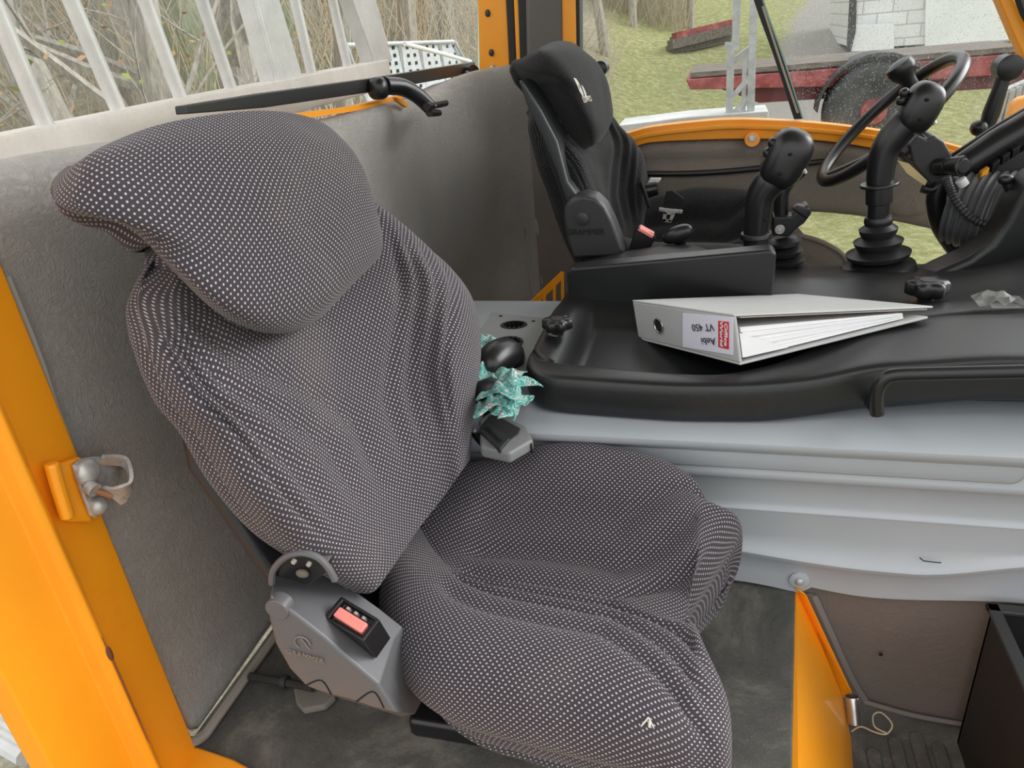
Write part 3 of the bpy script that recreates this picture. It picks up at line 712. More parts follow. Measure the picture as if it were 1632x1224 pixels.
mb=MB(); xs=[-.62+.02*i for i in range(79)]
mb.loft([tunnel_profile(x) for x in xs],closed=True)
tun=tag(obj('centre_tunnel',mb,GREYM,ang=70),'light grey painted metal engine tunnel with pressed ridges, beside the passenger seat','engine tunnel')
# pressed oblong panel (long rib that ends round on the right)
mb=MB(); y0=1.132
def rr(o_): 
    pts=[]
    zc=.305; hh=.024-o_; xl_=-.6; xr=.468-o_
    for t in range(0,13): a=-math.pi/2+math.pi*t/12; pts.append(V((xr+hh*math.cos(a)*.9,y0,zc+hh*math.sin(a))))
    pts.append(V((xl_,y0,zc+hh))); pts.append(V((xl_,y0,zc-hh))); return pts
mb.loft([[p+V((0,.02,0)) for p in rr(0)],[p+V((0,-.002,0)) for p in rr(0)],[p+V((0,-.008,0)) for p in rr(.006)]])
obj('pressed_panel',mb,GREYM,tun,ang=75)
for (px,py) in ((1274,925),):
    mb=MB(); c=Y(1.148,px,py); mb.tube([c+V((0,.004,0)),c+V((0,-.001,0)),c+V((0,-.003,0))],[.018,.018,.012],24); w=obj('washer',mb,GREYM,tun)
    mb=MB(); mb.sq(c+V((0,-.004,0)),(.008,0,0),(0,.005,0),(0,0,.008),1); obj('screw',mb,ZINC,w)
mb=MB()
for a,b in (((1466,889),(1472,894)),((1472,894),(1488,896)),((1488,896),(1500,897))): mb.tube([Y(1.139,*a),Y(1.139,*b)],.0012,5)
obj('paint_scratch',mb,INK,tun)
# black grab pipe along the tunnel
mb=MB(); yy=1.10
pp_=[Y(yy,1398,660),Y(yy,1397,640),Y(yy,1399,620),Y(yy,1408,605),Y(yy,1424,598),Y(yy,1460,596),Y(yy,1540,594),Y(yy,1632,592),Y(yy,1760,588)]
mb.tube(smooth_path(pp_,6),.0105,14); pipe=empty('grab_rail',Y(yy,1398,660),'black bent grab pipe fixed along the grey tunnel under the console','rail')
obj('pipe',mb,BLACKS,pipe)
mb=MB(); mb.tube([Y(yy+.006,1398,657)+V((0,.05,-.01)),Y(yy,1398,655)],.010,12); obj('pipe_foot',mb,BLACKS,pipe)

# =================================================================== BLACK CONSOLE
# sections along x: (x, near bottom z, near rim z, near edge y, rim y, tray inner y, tray floor z, ...)
def lerp_tab(tab,x):
    if x<=tab[0][0]: return tab[0][1]
    for (a,va),(b,vb) in zip(tab,tab[1:]):
        if x<=b:
            t=(x-a)/(b-a); t=t*t*(3-2*t)*.5+t*.5; return va+(vb-va)*t
    return tab[-1][1]
botz=[(-.33,.370),(-.24,.362),(.07,.362),(.18,.372),(.25,.382),(.45,.40),(.9,.42)]
neary=[(-.33,1.145),(-.05,1.13),(.10,1.14),(.25,1.165),(.45,1.18),(.9,1.15)]
rimz=[(-.33,.44),(-.1,.438),(.05,.438),(.16,.446),(.28,.468),(.45,.478),(.9,.49)]
rimw=[(-.33,.06),(-.28,.07),(.02,.05),(.1,.08),(.2,.14),(.3,.2),(.9,.2)]
floorz=[(-.33,.44),(-.272,.438),(-.25,.385),(.0,.385),(.12,.39),(.2,.42),(.3,.442),(.9,.5)]
def console_sec(x):
    b=lerp_tab(botz,x); y0=lerp_tab(neary,x); rz=lerp_tab(rimz,x); w=lerp_tab(rimw,x); fz_=lerp_tab(floorz,x)
    # right end climbs into the dashboard
    up=sm(.34,.95,x)
    end=sm(-.335,-.30,x)
    y0=y0+(1-end)*.03
    far=[]
    yi=y0+w
    ybk=1.50
    P=[(y0+.02,b),(y0+.004,b+.003),(y0-.002,b+.012),(y0-.001,rz-.013),(y0+.003,rz-.004),(y0+.012,rz-.0005),(y0+.035,rz),(yi-.010,rz-.001),(yi-.001,rz-.004),(yi+.002,rz-.008-(rz-fz_)*.1),
       (yi+.006,fz_+(rz-fz_)*.12),(yi+.014,fz_),(yi+.06,fz_)]
    z1=fz_+.004
    up1=.12*sm(.5,1.0,x)
    P+=[(1.40,z1),(1.49,z1+up1*.3),(1.55,lerp_tab([(-.33,.43),(.12,.40),(.2,.415),(.3,.425),(.5,.44)],x)+up1*.8),
        (1.60,lerp_tab([(-.33,.43),(.12,.405),(.2,.412),(.3,.415),(.5,.43)],x)+up1*1.0),
        (1.68,.425+up1*1.15),(1.75,.428+up1*1.2),(1.82,.405+up1*1.1),(1.95,.385+up1*.8),(2.02,.37+up1*.5),(2.03,.30),(1.6,.30),(1.3,.33)]
    return [V((x,y,z)) for y,z in P]
xs=[-.332,-.328,-.32,-.31,-.295,-.28,-.265,-.25,-.235,-.22]+[-.2+.03*i for i in range(38)]
rings=[]
for x in xs:
    s=console_sec(x)
    if x<-.26:  # rounded left end
        k=math.sqrt(max(0,1-((-.26-x)/.075)**2))
        s=[V((p.x,p.y+(1-k)*.055 if p.y<1.3 else p.y,p.z if p.z<.40 else .40+(p.z-.40)*(.78+.22*min(1,k*1.8)))) for p in s]
    rings.append(s)
mb=MB(); mb.loft(rings)
con=empty('centre_console',(.1,1.5,.36),'black moulded plastic console with open tray on top of the grey tunnel','console')
body=obj('body',mb,BLACK,con,sub=1)
# storage box standing at the back of the tray
yb_=1.58
tl,tr_,br2,bl2=Y(yb_,902,428),Y(yb_,1238,398),Y(yb_,1238,480),Y(yb_,905,530)
bl2.z=.372; br2.z=.372; br2.x=tr_.x; bl2.x=tl.x
mb=MB(); mb.prism([bl2,br2,tr_+V((0,0,-.008)),tr_+V((-.012,0,0)),tl+V((.014,0,.001)),tl+V((0,0,-.010))],V((0,.05,0)))
obj('storage_box',mb,BLACK,con,bevel=.008,seg=3)
mb=MB(); mb.box((bl2.x+.02,yb_+.045,.372),(br2.x-.02,yb_+.22,.47)); obj('box_base',mb,BLACK,con,bevel=.006)
# curved arm pad behind the box wall
fp=[Y(1.63,*p) for p in ((912,445),(914,432),(925,426),(1000,412),(1062,404),(1100,403),(1135,412),(1150,425),(1150,445))]
bp=[Y(1.78,*p) for p in ((922,430),(926,420),(936,412),(1006,398),(1066,389),(1105,390),(1142,401),(1158,412),(1158,430))]
mb=MB(); mb.loft([fp,bp]); obj('arm_pad',mb,BLACK,con,bevel=.010,seg=3)
# knobs screwed into the console
def star_knob(name,c,r,h,label):
    rt=empty(name,c-V((0,0,h)),label,'knob')
    m=MB(); rings=[]
    for z,k in ((0,.82),(.15,1),(.8,1.0),(1,.86),(1.02,.4)):
        rings.append([c+V((math.cos(t)*r*k*(1+.12*math.cos(6*t)),math.sin(t)*r*k*(1+.12*math.cos(6*t)),h*(z-.5))) for t in [2*math.pi*i/48 for i in range(48)]])
    m.loft(rings); obj('star_grip',m,BLACKS,rt,ang=60)
    m=MB(); m.tube([c+V((0,0,-h*1.3)),c+V((0,0,-h*.4))],r*.42,16); obj('collar',m,BLACKS,rt)
    m=MB(); m.tube([c+V((0,0,h*.45)),c+V((0,0,h*.56))],r*.42,20); obj('centre_disc',m,DKPL,rt)
    return rt
star_knob('clamp_knob',Z(.462,888,516),.028,.022,'black star knob at the left corner of the console tray')
kr=star_knob('clamp_knob',Z(.462,1478,458),.037,.03,'black six-lobed star knob right of the white binder')
for z_,p in ((.438,(884,534)),):
    mb=MB(); c=Z(z_,*p); mb.tube([c+V((0,0,-.004)),c,c+V((0,0,.004))],[.020,.019,.010],20); w=tag(obj('console_washer',mb,ZINC),'bright steel screw and washer below the left console knob','screw')
mb=MB(); c=Z(.432,1470,482); mb.tube([c+V((0,0,-.006)),c+V((0,0,.002))],.022,20); tag(obj('knob_washer',mb,RUST),'rusty washer under the right console knob','washer')
# crumpled clear film at the right
mb=MB(); base=[(1568,482),(1580,474),(1600,476),(1612,482),(1605,490),(1585,490)]
cc=Z(.47,1592,483); rings=[]
pts=[[V((cc.x+.05*(i/6-.5)*1.6,cc.y+.035*(j/4-.5)*1.6,.474+.022*random.random()*math.sin(math.pi*i/6))) for i in range(7)] for j in range(5)]
mb.v=[p for r in pts for p in r]; mb.f=[(j*7+i,j*7+i+1,(j+1)*7+i+1,(j+1)*7+i) for j in range(4) for i in range(6)]
o=tag(obj('plastic_film',mb,PLASTICBAG,smooth=False),'crumpled clear plastic film lying on the black console at the right edge','wrapper')
so=o.modifiers.new('s','SOLIDIFY'); so.thickness=.0008
mb=MB(); cc=Z(.47,1608,490); mb.box((cc.x-.03,cc.y-.012,.472),(cc.x+.06,cc.y+.012,.474)); tag(obj('clear_sleeve',mb,PLASTICBAG,bevel=.0005),'flat clear plastic sleeve beside the crumpled film on the console','sleeve')

# =================================================================== BINDER
A_=V((-.145,1.452,.388)); B_=V((.052,1.195,.452)); C_=C0+ray(1479,504)*1.285
At=C0+ray(1024,484)*((A_-C0).dot(MT@V((0,0,1)))+.03); Bt=C0+ray(1177,499)*((B_-C0).dot(MT@V((0,0,1)))+.012)
D_=A_+(C_-B_)
un=((B_-A_).cross(C_-B_)).normalized(); un = un if un.z>0 else -un
At=A_+un*.078; Bt=B_+un*.082
Ct=C0+ray(1487,491)*1.30; Dt=At+(Ct-Bt)
bd=empty('ring_binder',A_,'light grey lever arch binder lying on the black console, spine towards the passenger seat','binder')
t=.0045
ext=(C_-B_).normalized()
mb=MB(); mb.prism([A_,B_,Bt,At],ext*t*1.2); spine=obj('spine',mb,BINDER,bd,bevel=.003)
mb=MB(); mb.prism([A_,B_,C_,D_],un*-t); obj('cover',mb,BINDER,bd,bevel=.0012)
un3=(Bt-At).cross(Ct-Bt).normalized(); un3 = un3 if un3.z>0 else -un3
mb=MB(); mb.prism([At,Bt,Ct,Dt],un3*t*.8); obj('cover',mb,BINDER,bd,bevel=.0012)
# paper block, a wedge between the covers
q=.08
def L2(a,b,t_): return a+(b-a)*t_
mb=MB(); e1=(B_-A_).normalized(); W_=(C_-B_)
for k in range(6):
    lo=.004+.009*k; hi=lo+.008; sh=.01*math.sin(k*2.1)
    bl=B_-e1*(.012+.003*k)+W_*.05; bh=lambda f,h: None
    n_=un
    p=[A_+e1*.02+W_*.05+n_*lo, B_-e1*(.010+.004*(k%2))+W_*.05+n_*lo, B_-e1*(.012+.003*(k%2))+W_*(.90+.006*math.sin(k*3))+n_*(.003+.0015*k), A_+e1*.02+W_*.90+n_*(.003+.0015*k)]
    mb.add([*p,*[v+n_*(.0088 if i<2 else .0014) for i,v in enumerate(p)]],[(0,3,2,1),(4,5,6,7),(0,1,5,4),(1,2,6,5),(2,3,7,6),(3,0,4,7)])
obj('paper_stack',mb,PAPER,bd,smooth=False)
# folded corner sheet
mb=MB(); p1=B_-e1*.006+W_*.03+un*.05; p2=B_-e1*.006+W_*.03+un*.006; p3=B_-e1*.006+W_*.27+un*.004
mb.prism([p1,p2,p3],-e1*.001); obj('loose_sheet',mb,PAPER,bd,smooth=False)
un2=(Bt-At).cross(Ct-Bt).normalized(); un2 = un2 if un2.z>0 else -un2; W2=Ct-Bt
mb=MB(); mb.prism([At+W2*.03-un2*.001,Bt+W2*.03-un2*.001,Bt+W2*.97-un2*.001,At+W2*.97-un2*.001],-un2*.0015); obj('inner_board',mb,BINDIN,bd)
# spine details
def SP(u,v): return A_+(B_-A_)*u+(At-A_)*v-ext*.0012   # u along spine, v up
nS=(B_-A_).cross(At-A_).normalized(); nS = nS if nS.dot(C0-A_)>0 else -nS
ext=-nS
def onsp(px,py): return PL(A_-ext*.0015,ext,px,py)
so_n=-ext
mb=MB(); lp=[onsp(1088,499),onsp(1168,505),onsp(1168,566),onsp(1088,553)]
mb.prism(lp,ext*.0012); lab=obj('spine_label',mb,PAPER2,bd); lab['label']='white paper spine label'
c=onsp(1050,519); su=(B_-A_).normalized(); sv=(At-A_).normalized()
mb=MB(); mb.tube([c-ext*.0006,c+ext*.002],[.014,.014],24); ho=obj('finger_hole',mb,BLACKV,bd); ho['label']='black finger hole'
mb=MB(); rg=[c+(su*math.cos(t_)+sv*math.sin(t_))*.0145-ext*.001 for t_ in [2*math.pi*i/28 for i in range(29)]]; mb.tube(rg,.0018,8); obj('metal_ring',mb,CHROME,bd)['label']='bright metal eyelet'
mb=MB(); mb.prism([p-ext*.0006 for p in (onsp(1145,511),onsp(1162,513),onsp(1162,557),onsp(1145,553))],ext*.0006); rl=obj('red_logo',mb,LBLRED,bd); rl['label']='red shop logo block'
nrm=ext
p1=onsp(1149,532)-ext*.0028; p0=onsp(1158,533)-ext*.0028
sc=(onsp(1150,511)-onsp(1150,555)).length
# the letters stand upside down relative to the ground: they read down the spine
down=(onsp(1153,555)-onsp(1153,511)).normalized(); right=(onsp(1162,533)-onsp(1145,533)).normalized()
p0=onsp(1158.3,533)-ext*.0022; p1=onsp(1151.2,531.5)-ext*.0022
text('Office',PAPER,bd,p0,down,right,.0112,'logo_word',.0003,.0002,1.6)
text('World',PAPER,bd,p1,down,right,.0112,'logo_word',.0003,.0002,1.6)
text('Aebi',INK,bd,onsp(1130,543)-ext*.0022,-right,down,.019,'handwriting',.0002,0,1.25)
text('VT 450',INK,bd,onsp(1121,521)-ext*.0022,-right,down,.019,'handwriting',.0002,0,1.2)

# =================================================================== PLATE WITH CUP HOLES, CLOTH, BELT REEL
pz=.40
cup=empty('cup_holder_panel',Z(pz-.03,820,560),'grey metal shelf plate with two toothed round holes, by the rear wall','panel')
outl=[Z(pz,783,498),Z(pz,925,513),Z(pz,905,560),Z(pz,880,585),Z(pz,760,592),Z(pz,735,570)]
# build plate with two round openings as a ring fan
def plate_with_holes(mb,out,holes,th):
    bm=bmesh.new(); ov=[bm.verts.new(p) for p in out]; edges=[bm.edges.new((ov[i],ov[(i+1)%len(ov)])) for i in range(len(ov))]
    for c,ra,rb,n in holes:
        hv=[bm.verts.new(c+V((ra*math.cos(t),rb*math.sin(t),0))) for t in [2*math.pi*i/n for i in range(n)]]
        edges+=[bm.edges.new((hv[i],hv[(i+1)%n])) for i in range(n)]
    bmesh.ops.triangle_fill(bm,use_beauty=True,use_dissolve=False,edges=edges)
    r=bmesh.ops.extrude_face_region(bm,geom=list(bm.faces))
    for v in r['geom']:
        if isinstance(v,bmesh.types.BMVert): v.co.z-=th
    bm.verts.index_update(); b=len(mb.v); mb.v+=[v.co.copy() for v in bm.verts]; mb.f+=[tuple(b+v.index for v in f.verts) for f in bm.faces]; bm.free()
h1=Z(pz,819,518); h2=Z(pz,808,548)
mb=MB(); plate_with_holes(mb,outl,[(h1,.030,.024,28),(h2,.034,.040,28)],.006)
obj('plate',mb,GREYPL,cup,smooth=False)
for c,ra,rb in ((h1,.030,.024),(h2,.034,.040)):
    mb=MB(); n=40; 
    mb.loft([[c+V((ra*k*math.cos(t),rb*k*math.sin(t),z)) for t in [2*math.pi*i/n for i in range(n)]] for k,z in ((1.03,.001),(.93,.001),(.93,-.05),(.90,-.05),(.5,-.052))],caps=False)
    ring=obj('cup_ring',mb,BLACKS,cup)
    mb=MB()
    for i in range(14):
        t=2*math.pi*i/14; mb.obox(c+V((ra*.88*math.cos(t),rb*.88*math.sin(t),-.006)),V((-.0035*math.sin(t),.0035*math.cos(t),0)),V((.05*ra*math.cos(t),.05*rb*math.sin(t),0))*2,(0,0,.008))
    obj('rubber_teeth',mb,RUBBER,ring)
for p in ((798,504),(850,512)):
    mb=MB(); c=Z(pz,*p); mb.tube([c+V((0,0,-.002)),c+V((0,0,.001))],.004,12); obj('screw_hole',mb,BLACKV,cup)
# support under the plate
mb=MB(); mb.box((-.60,1.24,.362),(-.42,1.26,pz-.007)); obj('support_foot',mb,GREYPL,cup)
# black bottle-like object resting in the front hole
mb=MB(); a=Z(.425,812,560); b=Z(.43,772,590)
mb.tube([a+V((.004,0,-.04)),a,L2(a,b,.3)+V((0,0,.006)),L2(a,b,.7)+V((0,0,.006)),b,b+(b-a)*.1],[.028,.034,.036,.034,.028,.01],20)
tag(obj('black_flask',mb,BLACKS,sub=1),'smooth black flask lying in the front cup hole beside the teal cloth','flask')
# bandana
def rag(cpts,w,seed,zs,name='',hgt=.014):
    rnd=random.Random(seed); pa=smooth_path(cpts,7); V_=[];F_=[];UV=[]
    nn=11
    for i,p in enumerate(pa):
        t=(pa[min(i+1,len(pa)-1)]-pa[max(i-1,0)]); t.z=0; t.normalize(); s=V((-t.y,t.x,0))
        for j in range(nn):
            a=j/(nn-1)-.5; ww=w*(1+.35*math.sin(i*.9+seed))
            V_.append(p+s*a*ww+V((0,0,hgt*(math.sin(a*14+i*.5+seed)*.5+.5*math.cos(i*1.1+a*5))*(1-abs(a)*1.2)+.01*(1-abs(a)*2)))); UV.append((i*.16+seed,j*.13))
    for i in range(len(pa)-1):
        for j in range(nn-1): F_.append((i*nn+j,i*nn+j+1,(i+1)*nn+j+1,(i+1)*nn+j))
    return V_,F_,UV
Vv=[];Ff=[];Uu=[]
for cpts,w,sd_ in (([Z(.415,758,540),Z(.43,775,545),Z(.43,785,555),Z(.425,772,585)],.055,1),([Z(.43,785,610),Z(.44,805,600),Z(.44,825,606),Z(.425,836,612)],.06,2.3),
                  ([Z(.42,768,650),Z(.435,785,640),Z(.43,805,640),Z(.42,832,655)],.075,4),([Z(.43,775,632),Z(.455,800,622),Z(.45,830,624)],.05,5.2),([Z(.43,762,560),Z(.435,768,575),Z(.432,765,600),Z(.43,765,620)],.05,6.6),
                  ([Z(.415,795,640),Z(.425,812,648),Z(.415,825,658)],.06,7.7)):
    a,b,c=rag(cpts,w,sd_,0); o_=len(Vv); Vv+=a; Uu+=c; Ff+=[tuple(o_+i for i in f) for f in b]
base=V(Vv[0]); me=bpy.data.meshes.new('cloth'); me.from_pydata([v-base for v in Vv],[],Ff); me.update(); ul=me.uv_layers.new()
for lo in me.loops: ul.data[lo.index].uv=Uu[lo.vertex_index]
me.shade_smooth(); me.materials.append(CLOTH)
o=bpy.data.objects.new('bandana',me); col.objects.link(o); o.location=base; tag(o,'crumpled teal and white patterned bandana between the passenger seat and console','cloth')
s_=o.modifiers.new('s','SOLIDIFY'); s_.thickness=.0015; s_=o.modifiers.new('u','SUBSURF'); s_.levels=1; s_.render_levels=1
mb=MB(); mb.tube(smooth_path([Z(.42,758,628),Z(.435,770,622),Z(.44,786,618),Z(.43,795,628)],5),[.016,.019,.02,.02,.019,.018,.018,.018,.018,.018,.017,.017,.016,.014,.012,.01],12)
tag(obj('dark_glove',mb,RUBBER),'dark crumpled glove tucked under the teal bandana','glove')
# belt reel
br_=empty('belt_retractor',Z(.34,800,690),'grey seat belt retractor with black webbing beside the seat backrest','seat belt')
def bzz(z,px,py): return Z(z,px,py)
q=[(763,668),(782,655),(838,678),(850,700),(812,722),(765,712)]
mb=MB(); mb.prism([Z(.372,*p) for p in q],V((0,0,-.022))); obj('housing',mb,GREYPL,br_,bevel=.005)
mb=MB(); mb.prism([Z(.374,*p) for p in ((779,663),(786,658),(830,682),(826,692),(811,703),(803,698),(765,680))],V((0,0,-.012)))
web=obj('webbing',mb,DKPL,br_,bevel=.002)
mb=MB(); mb.prism([Z(.378,*p) for p in ((770,676),(776,671),(812,698),(797,715),(793,713),(763,685))],V((0,0,-.010))); tabb=obj('belt_label_flap',mb,DKPL,br_,bevel=.001)
text('GRAMMER',BLACKS,tabb,Z(.3792,786,693),Z(.379,797,707)-Z(.379,770,680),Z(.379,780,690)-Z(.379,770,700),.013,'embossed_name',.0002)
mb=MB(); mb.prism([Z(.368,*p) for p in ((768,652),(776,650),(786,660),(780,666),(770,660))],V((0,0,-.03))); obj('guide_end',mb,BLACKS,br_,bevel=.003); mb=MB(); mb.prism([Z(.368,*p) for p in ((836,688),(848,697),(848,708),(838,704))],V((0,0,-.02))); obj('guide_end',mb,BLACKS,br_,bevel=.003)
mb=MB(); mb.tube(smooth_path([Z(.35,756,690),Z(.35,765,702),Z(.35,778,712),Z(.34,795,722)],4),.007,8); obj('trim_cable',mb,BLACKS,br_)
for p in ((757,686),(805,722)):
    mb=MB(); mb.sq(Z(.36,*p),(.006,0,0),(0,.006,0),(0,0,.005),1,12,8); obj('bolt',mb,ZINC,br_)

# =================================================================== DRIVER SIDE
# orange perforated bracket by the rear wall
ob=empty('belt_bracket',Y(1.95,860,500),'orange perforated bracket low between rear wall and console','bracket')
mb=MB(); yb=1.95
pa=[(838,497),(838,488),(896,432),(899,440),(899,500)]
mb=MB(); 
for a,b in (((838,490),(897,434)),((838,500),(865,498)),((868,463),(868,500)),((884,450),(884,500)),((897,434),(897,500)),((840,497),(897,440))):
    A1=Y(yb,*a);B1=Y(yb,*b); mb.tube([A1,B1],.006,4)
mb.tube([Y(yb,845,490),Y(yb,899,487)],.006,4)
obj('frame',mb,ORANGE,ob)

DOFF=V((.185,1.25,.02))
dseat=empty('driver_seat',V((-.12,2.2,0)),'black fabric driver seat on the far side of the console, behind the steering wheel','seat')
# driver's seat: same pattern of seat, own survey
build_seat(dseat,DOFF,FABD,True)
# side shell (black plastic back frame)
yS=1.80
mb=MB(); spx=[(826,128),(834,130),(862,175),(888,225),(905,290),(925,318),(922,345),(912,360),(905,330),(885,270),(862,215),(838,165)]
mb.prism([Y(yS,*p) for p in spx],V((0,.16,0))); obj('back_shell',mb,SHELL,dseat,bevel=.008)
cpx=[(898,345),(900,328),(912,314),(930,308),(950,312),(965,326),(978,352),(996,400),(992,408),(960,410),(915,412),(905,385)]
mb=MB(); cp=[Y(1.77,*p) for p in cpx]; cc=sum(cp,V((0,0,0)))/len(cp)
mb.loft([[cc+(p-cc)*.90+V((0,-.012,0)) for p in cp],cp,[p+V((0,.05,0)) for p in cp]]); dc=obj('recliner_cover',mb,DKPL,dseat,bevel=.004)
c=Y(1.755,928,349); mb=MB(); mb.tube([c+V((0,.012,0)),c+V((0,-.002,0)),c+V((0,-.004,0))],[.016,.016,.012],22); obj('pivot_cap',mb,DKPL,dc)
text('GRAMMER',BLACKS,dc,Y(1.755,933,370),V((1,0,0)),V((0,0,1)),.02,'embossed_name',.0006)
mb=MB(); mb.box((-.35,1.95,-.1),(.12,2.45,.12)); obj('seat_base',mb,BLACKS,dseat,bevel=.02)
# buckle, handbrake-like lever, belt tongue
bk=empty('belt_buckle',Y(1.84,1020,395),'upright black belt buckle with faded red button beside the driver seat cover','belt buckle')
mb=MB(); mb.prism([Y(1.82,*p) for p in ((1002,398),(1012,366),(1018,362),(1042,374),(1044,382),(1034,400))],V((0,.03,0))); obj('body',mb,BLACKS,bk,bevel=.003)
mb=MB(); mb.prism([Y(1.815,*p) for p in ((1016,367),(1020,364),(1042,376),(1039,380))],V((0,.028,.003))); obj('release_button',mb,RED,bk,bevel=.001)['label']='faded red release button'
lv=empty('height_lever',Y(1.85,1080,390),'black oval lever grip beside the driver seat, behind the console arm pad','lever')
mb=MB(); c=Y(1.80,1080,373); du_=(Y(1.80,1104,364)-Y(1.80,1056,382)); mb.sq(c,du_*.5,(0,.022,0),V((-du_.z,0,du_.x)).normalized()*.020,.85); obj('grip',mb,BLACKS,lv)
mb=MB(); mb.tube([Y(1.82,1085,378),Y(1.86,1080,420)],.014,12); obj('stem',mb,BLACKS,lv)
tg=empty('belt_tongue',Y(2.12,1068,350),'black webbing with bright steel belt tongue lying on the driver seat','belt tongue')
def DS(px,py,y=2.2): return Y(y,px,py)
mb=MB(); mb.prism([Y(2.16,*p) for p in ((1062,304),(1072,303),(1090,316),(1086,336),(1056,334))],V((.0,.012,-.004))); obj('webbing',mb,BLACKS,tg,bevel=.002)
mb=MB(); mb.prism([Y(2.15,*p) for p in ((1050,331),(1088,335),(1087,341),(1050,337))],V((0,.008,0))); obj('crossbar',mb,ZINC,tg,bevel=.002)
mb=MB()
for pp2 in (((1058,338),(1063,338),(1061,353),(1055,353)),((1071,340),(1076,341),(1070,354),(1065,353)),((1058,338),(1076,340),(1075,343),(1058,341)),((1056,349),(1070,351),(1069,355),(1055,353))): mb.prism([Y(2.145,*p) for p in pp2],V((0,.004,0)))
obj('tongue_plate',mb,ZINC,tg)
mb=MB(); mb.tube([Y(2.3,1025,305),Y(2.3,1048,300)],[.025,.02],14); mb.tube([Y(2.25,1022,290),Y(2.25,1035,330)],.006,8); 
tag(obj('belt_stalk',mb,BLACKS),'short black belt stalk between driver seat backrest and door','belt stalk')
mb=MB(); mb.prism([Y(2.3,*p) for p in ((1028,300),(1036,284),(1054,284),(1052,289),(1030,302))],V((0,.01,0))); o=tag(obj('white_lever',mb,WHITE,bevel=.002),'small white plastic lever tip behind the driver seat backrest','lever')
# torn foam edges on the driver's cushion
for pts in ([(1092,318),(1098,322),(1100,328),(1108,332),(1112,326)],[(1128,330),(1140,324),(1155,322),(1178,321)]):
    mb=MB(); mb.tube(smooth_path([Y(2.36,*p)+V((0,0,.0)) for p in pts],4),[.004+.004*random.random() for _ in range((len(pts)-1)*4+1)],7); obj('torn_foam',mb,FOAM,dseat)['label']='torn edge showing pale foam'
# white woven logo on the headrest
from mathutils.bvhtree import BVHTree
hr=[c for c in dseat.children if c.name.startswith('headrest')][0]
bvh=BVHTree.FromPolygons([v.co+dseat.location for v in hr.data.vertices],[tuple(p.vertices) for p in hr.data.polygons])
def on_hr(px,py):
    d=ray(px,py).normalized(); h,n_,i_,dd=bvh.ray_cast(C0,d)
    return (h if h else PL(BP+DOFF+BN*.05,BN,px,py))-d*.002
def decal(mb,poly):
    from mathutils.geometry import tessellate_polygon
    pts=[on_hr(*p) for p in poly]; mb.prism(pts,ray(*poly[0]).normalized()*.0015)
mb=MB()
for a in ([(914,124),(918,125),(922,131),(920,136)],[(920,136),(922,131),(926,140),(924,146)],[(924,146),(926,140),(930,150),(930,156)],[(926,134),(930,139),(934,148),(931,148)],[(931,148),(934,148),(936,157),(933,157)]): decal(mb,a)
lg=obj('woven_emblem',mb,PRINT,dseat,smooth=False); lg['label']='cream woven feather emblem above a small lettered box'
mb=MB()
q4=[(928,155),(940,153),(943,160),(931,163)]
for i in range(4):
    a=on_hr(*q4[i]); b=on_hr(*q4[(i+1)%4]); mb.tube([a,b],.0014,4)
obj('emblem_box',mb,PRINT,lg)
P0_=on_hr(935.7,158); text('GRAM',PRINT,lg,P0_,on_hr(941,156.7)-on_hr(930,159.5),on_hr(935,154)-on_hr(936,162),.013,'emblem_lettering',.0008)

# ---------------- levers
def bellows(mb,base,top,rs):
    pts=[];rad=[]; n=len(rs)
    for i,r_ in enumerate(rs):
        t=i/(n-1); p=base+(top-base)*t; pts.append(p); rad.append(r_)
    mb.tube(smooth_path(pts,3),densify(rad,3),24)
def joystick_head(rt,c,up,side,sx,sy,sz,e=.72):
    m=MB(); m.sq(c,side*sx,V((0,1,0))*sy,up*sz,e,28,18); hd=obj('grip_head',m,BLACKS,rt); return hd
# far main lever (right of the two)
L1=empty('range_lever',Y(1.9,1400,425),'tall black joystick lever with round bellows, in front of the steering wheel','lever')
yl=1.90
mb=MB(); bellows(mb,Y(yl,1399,433),Y(yl,1400,345),[.088,.086,.082,.05,.070,.073,.045,.052,.056,.036,.041,.043,.03,.032,.029]); obj('bellows',mb,RUBBER,L1)
mb=MB(); mb.tube([Y(yl,1399,352),Y(yl,1401,320)],.0235,20); 
mb.tube([Y(yl,1401,324),Y(yl,1401,294)],.029,20); mb.tube([Y(yl,1402,296),Y(yl,1402,291)],[.043,.042],24); obj('collar',mb,BLACKS,L1,bevel=.002)
mb=MB(); mb.tube(smooth_path([Y(yl,1402,294),Y(yl,1404,270),Y(yl,1410,240),Y(yl,1424,218),Y(yl,1440,200),Y(yl,1450,190)],5),densify([.029,.030,.031,.033,.034,.033],5),18); obj('curved_shaft',mb,BLACKS,L1)
mb=MB(); mb.tube(smooth_path([Y(yl,1410,294),Y(yl,1412,270),Y(yl,1418,244),Y(yl,1432,222)],5),.004,6); obj('mould_seam',mb,DKPL,L1)
hc=Y(yl,1466,172); up_=(Y(yl,1480,148)-Y(yl,1452,196)).normalized(); sd2=V((up_.z,0,-up_.x))
hd=joystick_head(L1,hc,up_,sd2,.040,.045,.056)
for p in ((1477,159),(1467,190)):
    mb=MB(); mb.sq(Y(yl-.042,*p),(.006,0,0),(0,.006,0),(0,0,.004),.9,10,6); obj('screw_recess',mb,BLACKV,hd)
for p in ((1441,148),(1436,160)):
    mb=MB(); mb.sq(Y(yl-.01,*p),(.010,0,.004),(0,.014,0),(-.003,0,.010),.9,12,8); obj('thumb_button',mb,BLACKS,hd)
mb=MB(); mb.tube([Y(yl-.02,1482,187),Y(yl-.02,1490,197)],[.008,.005],10); obj('side_screw',mb,ZINC,hd)
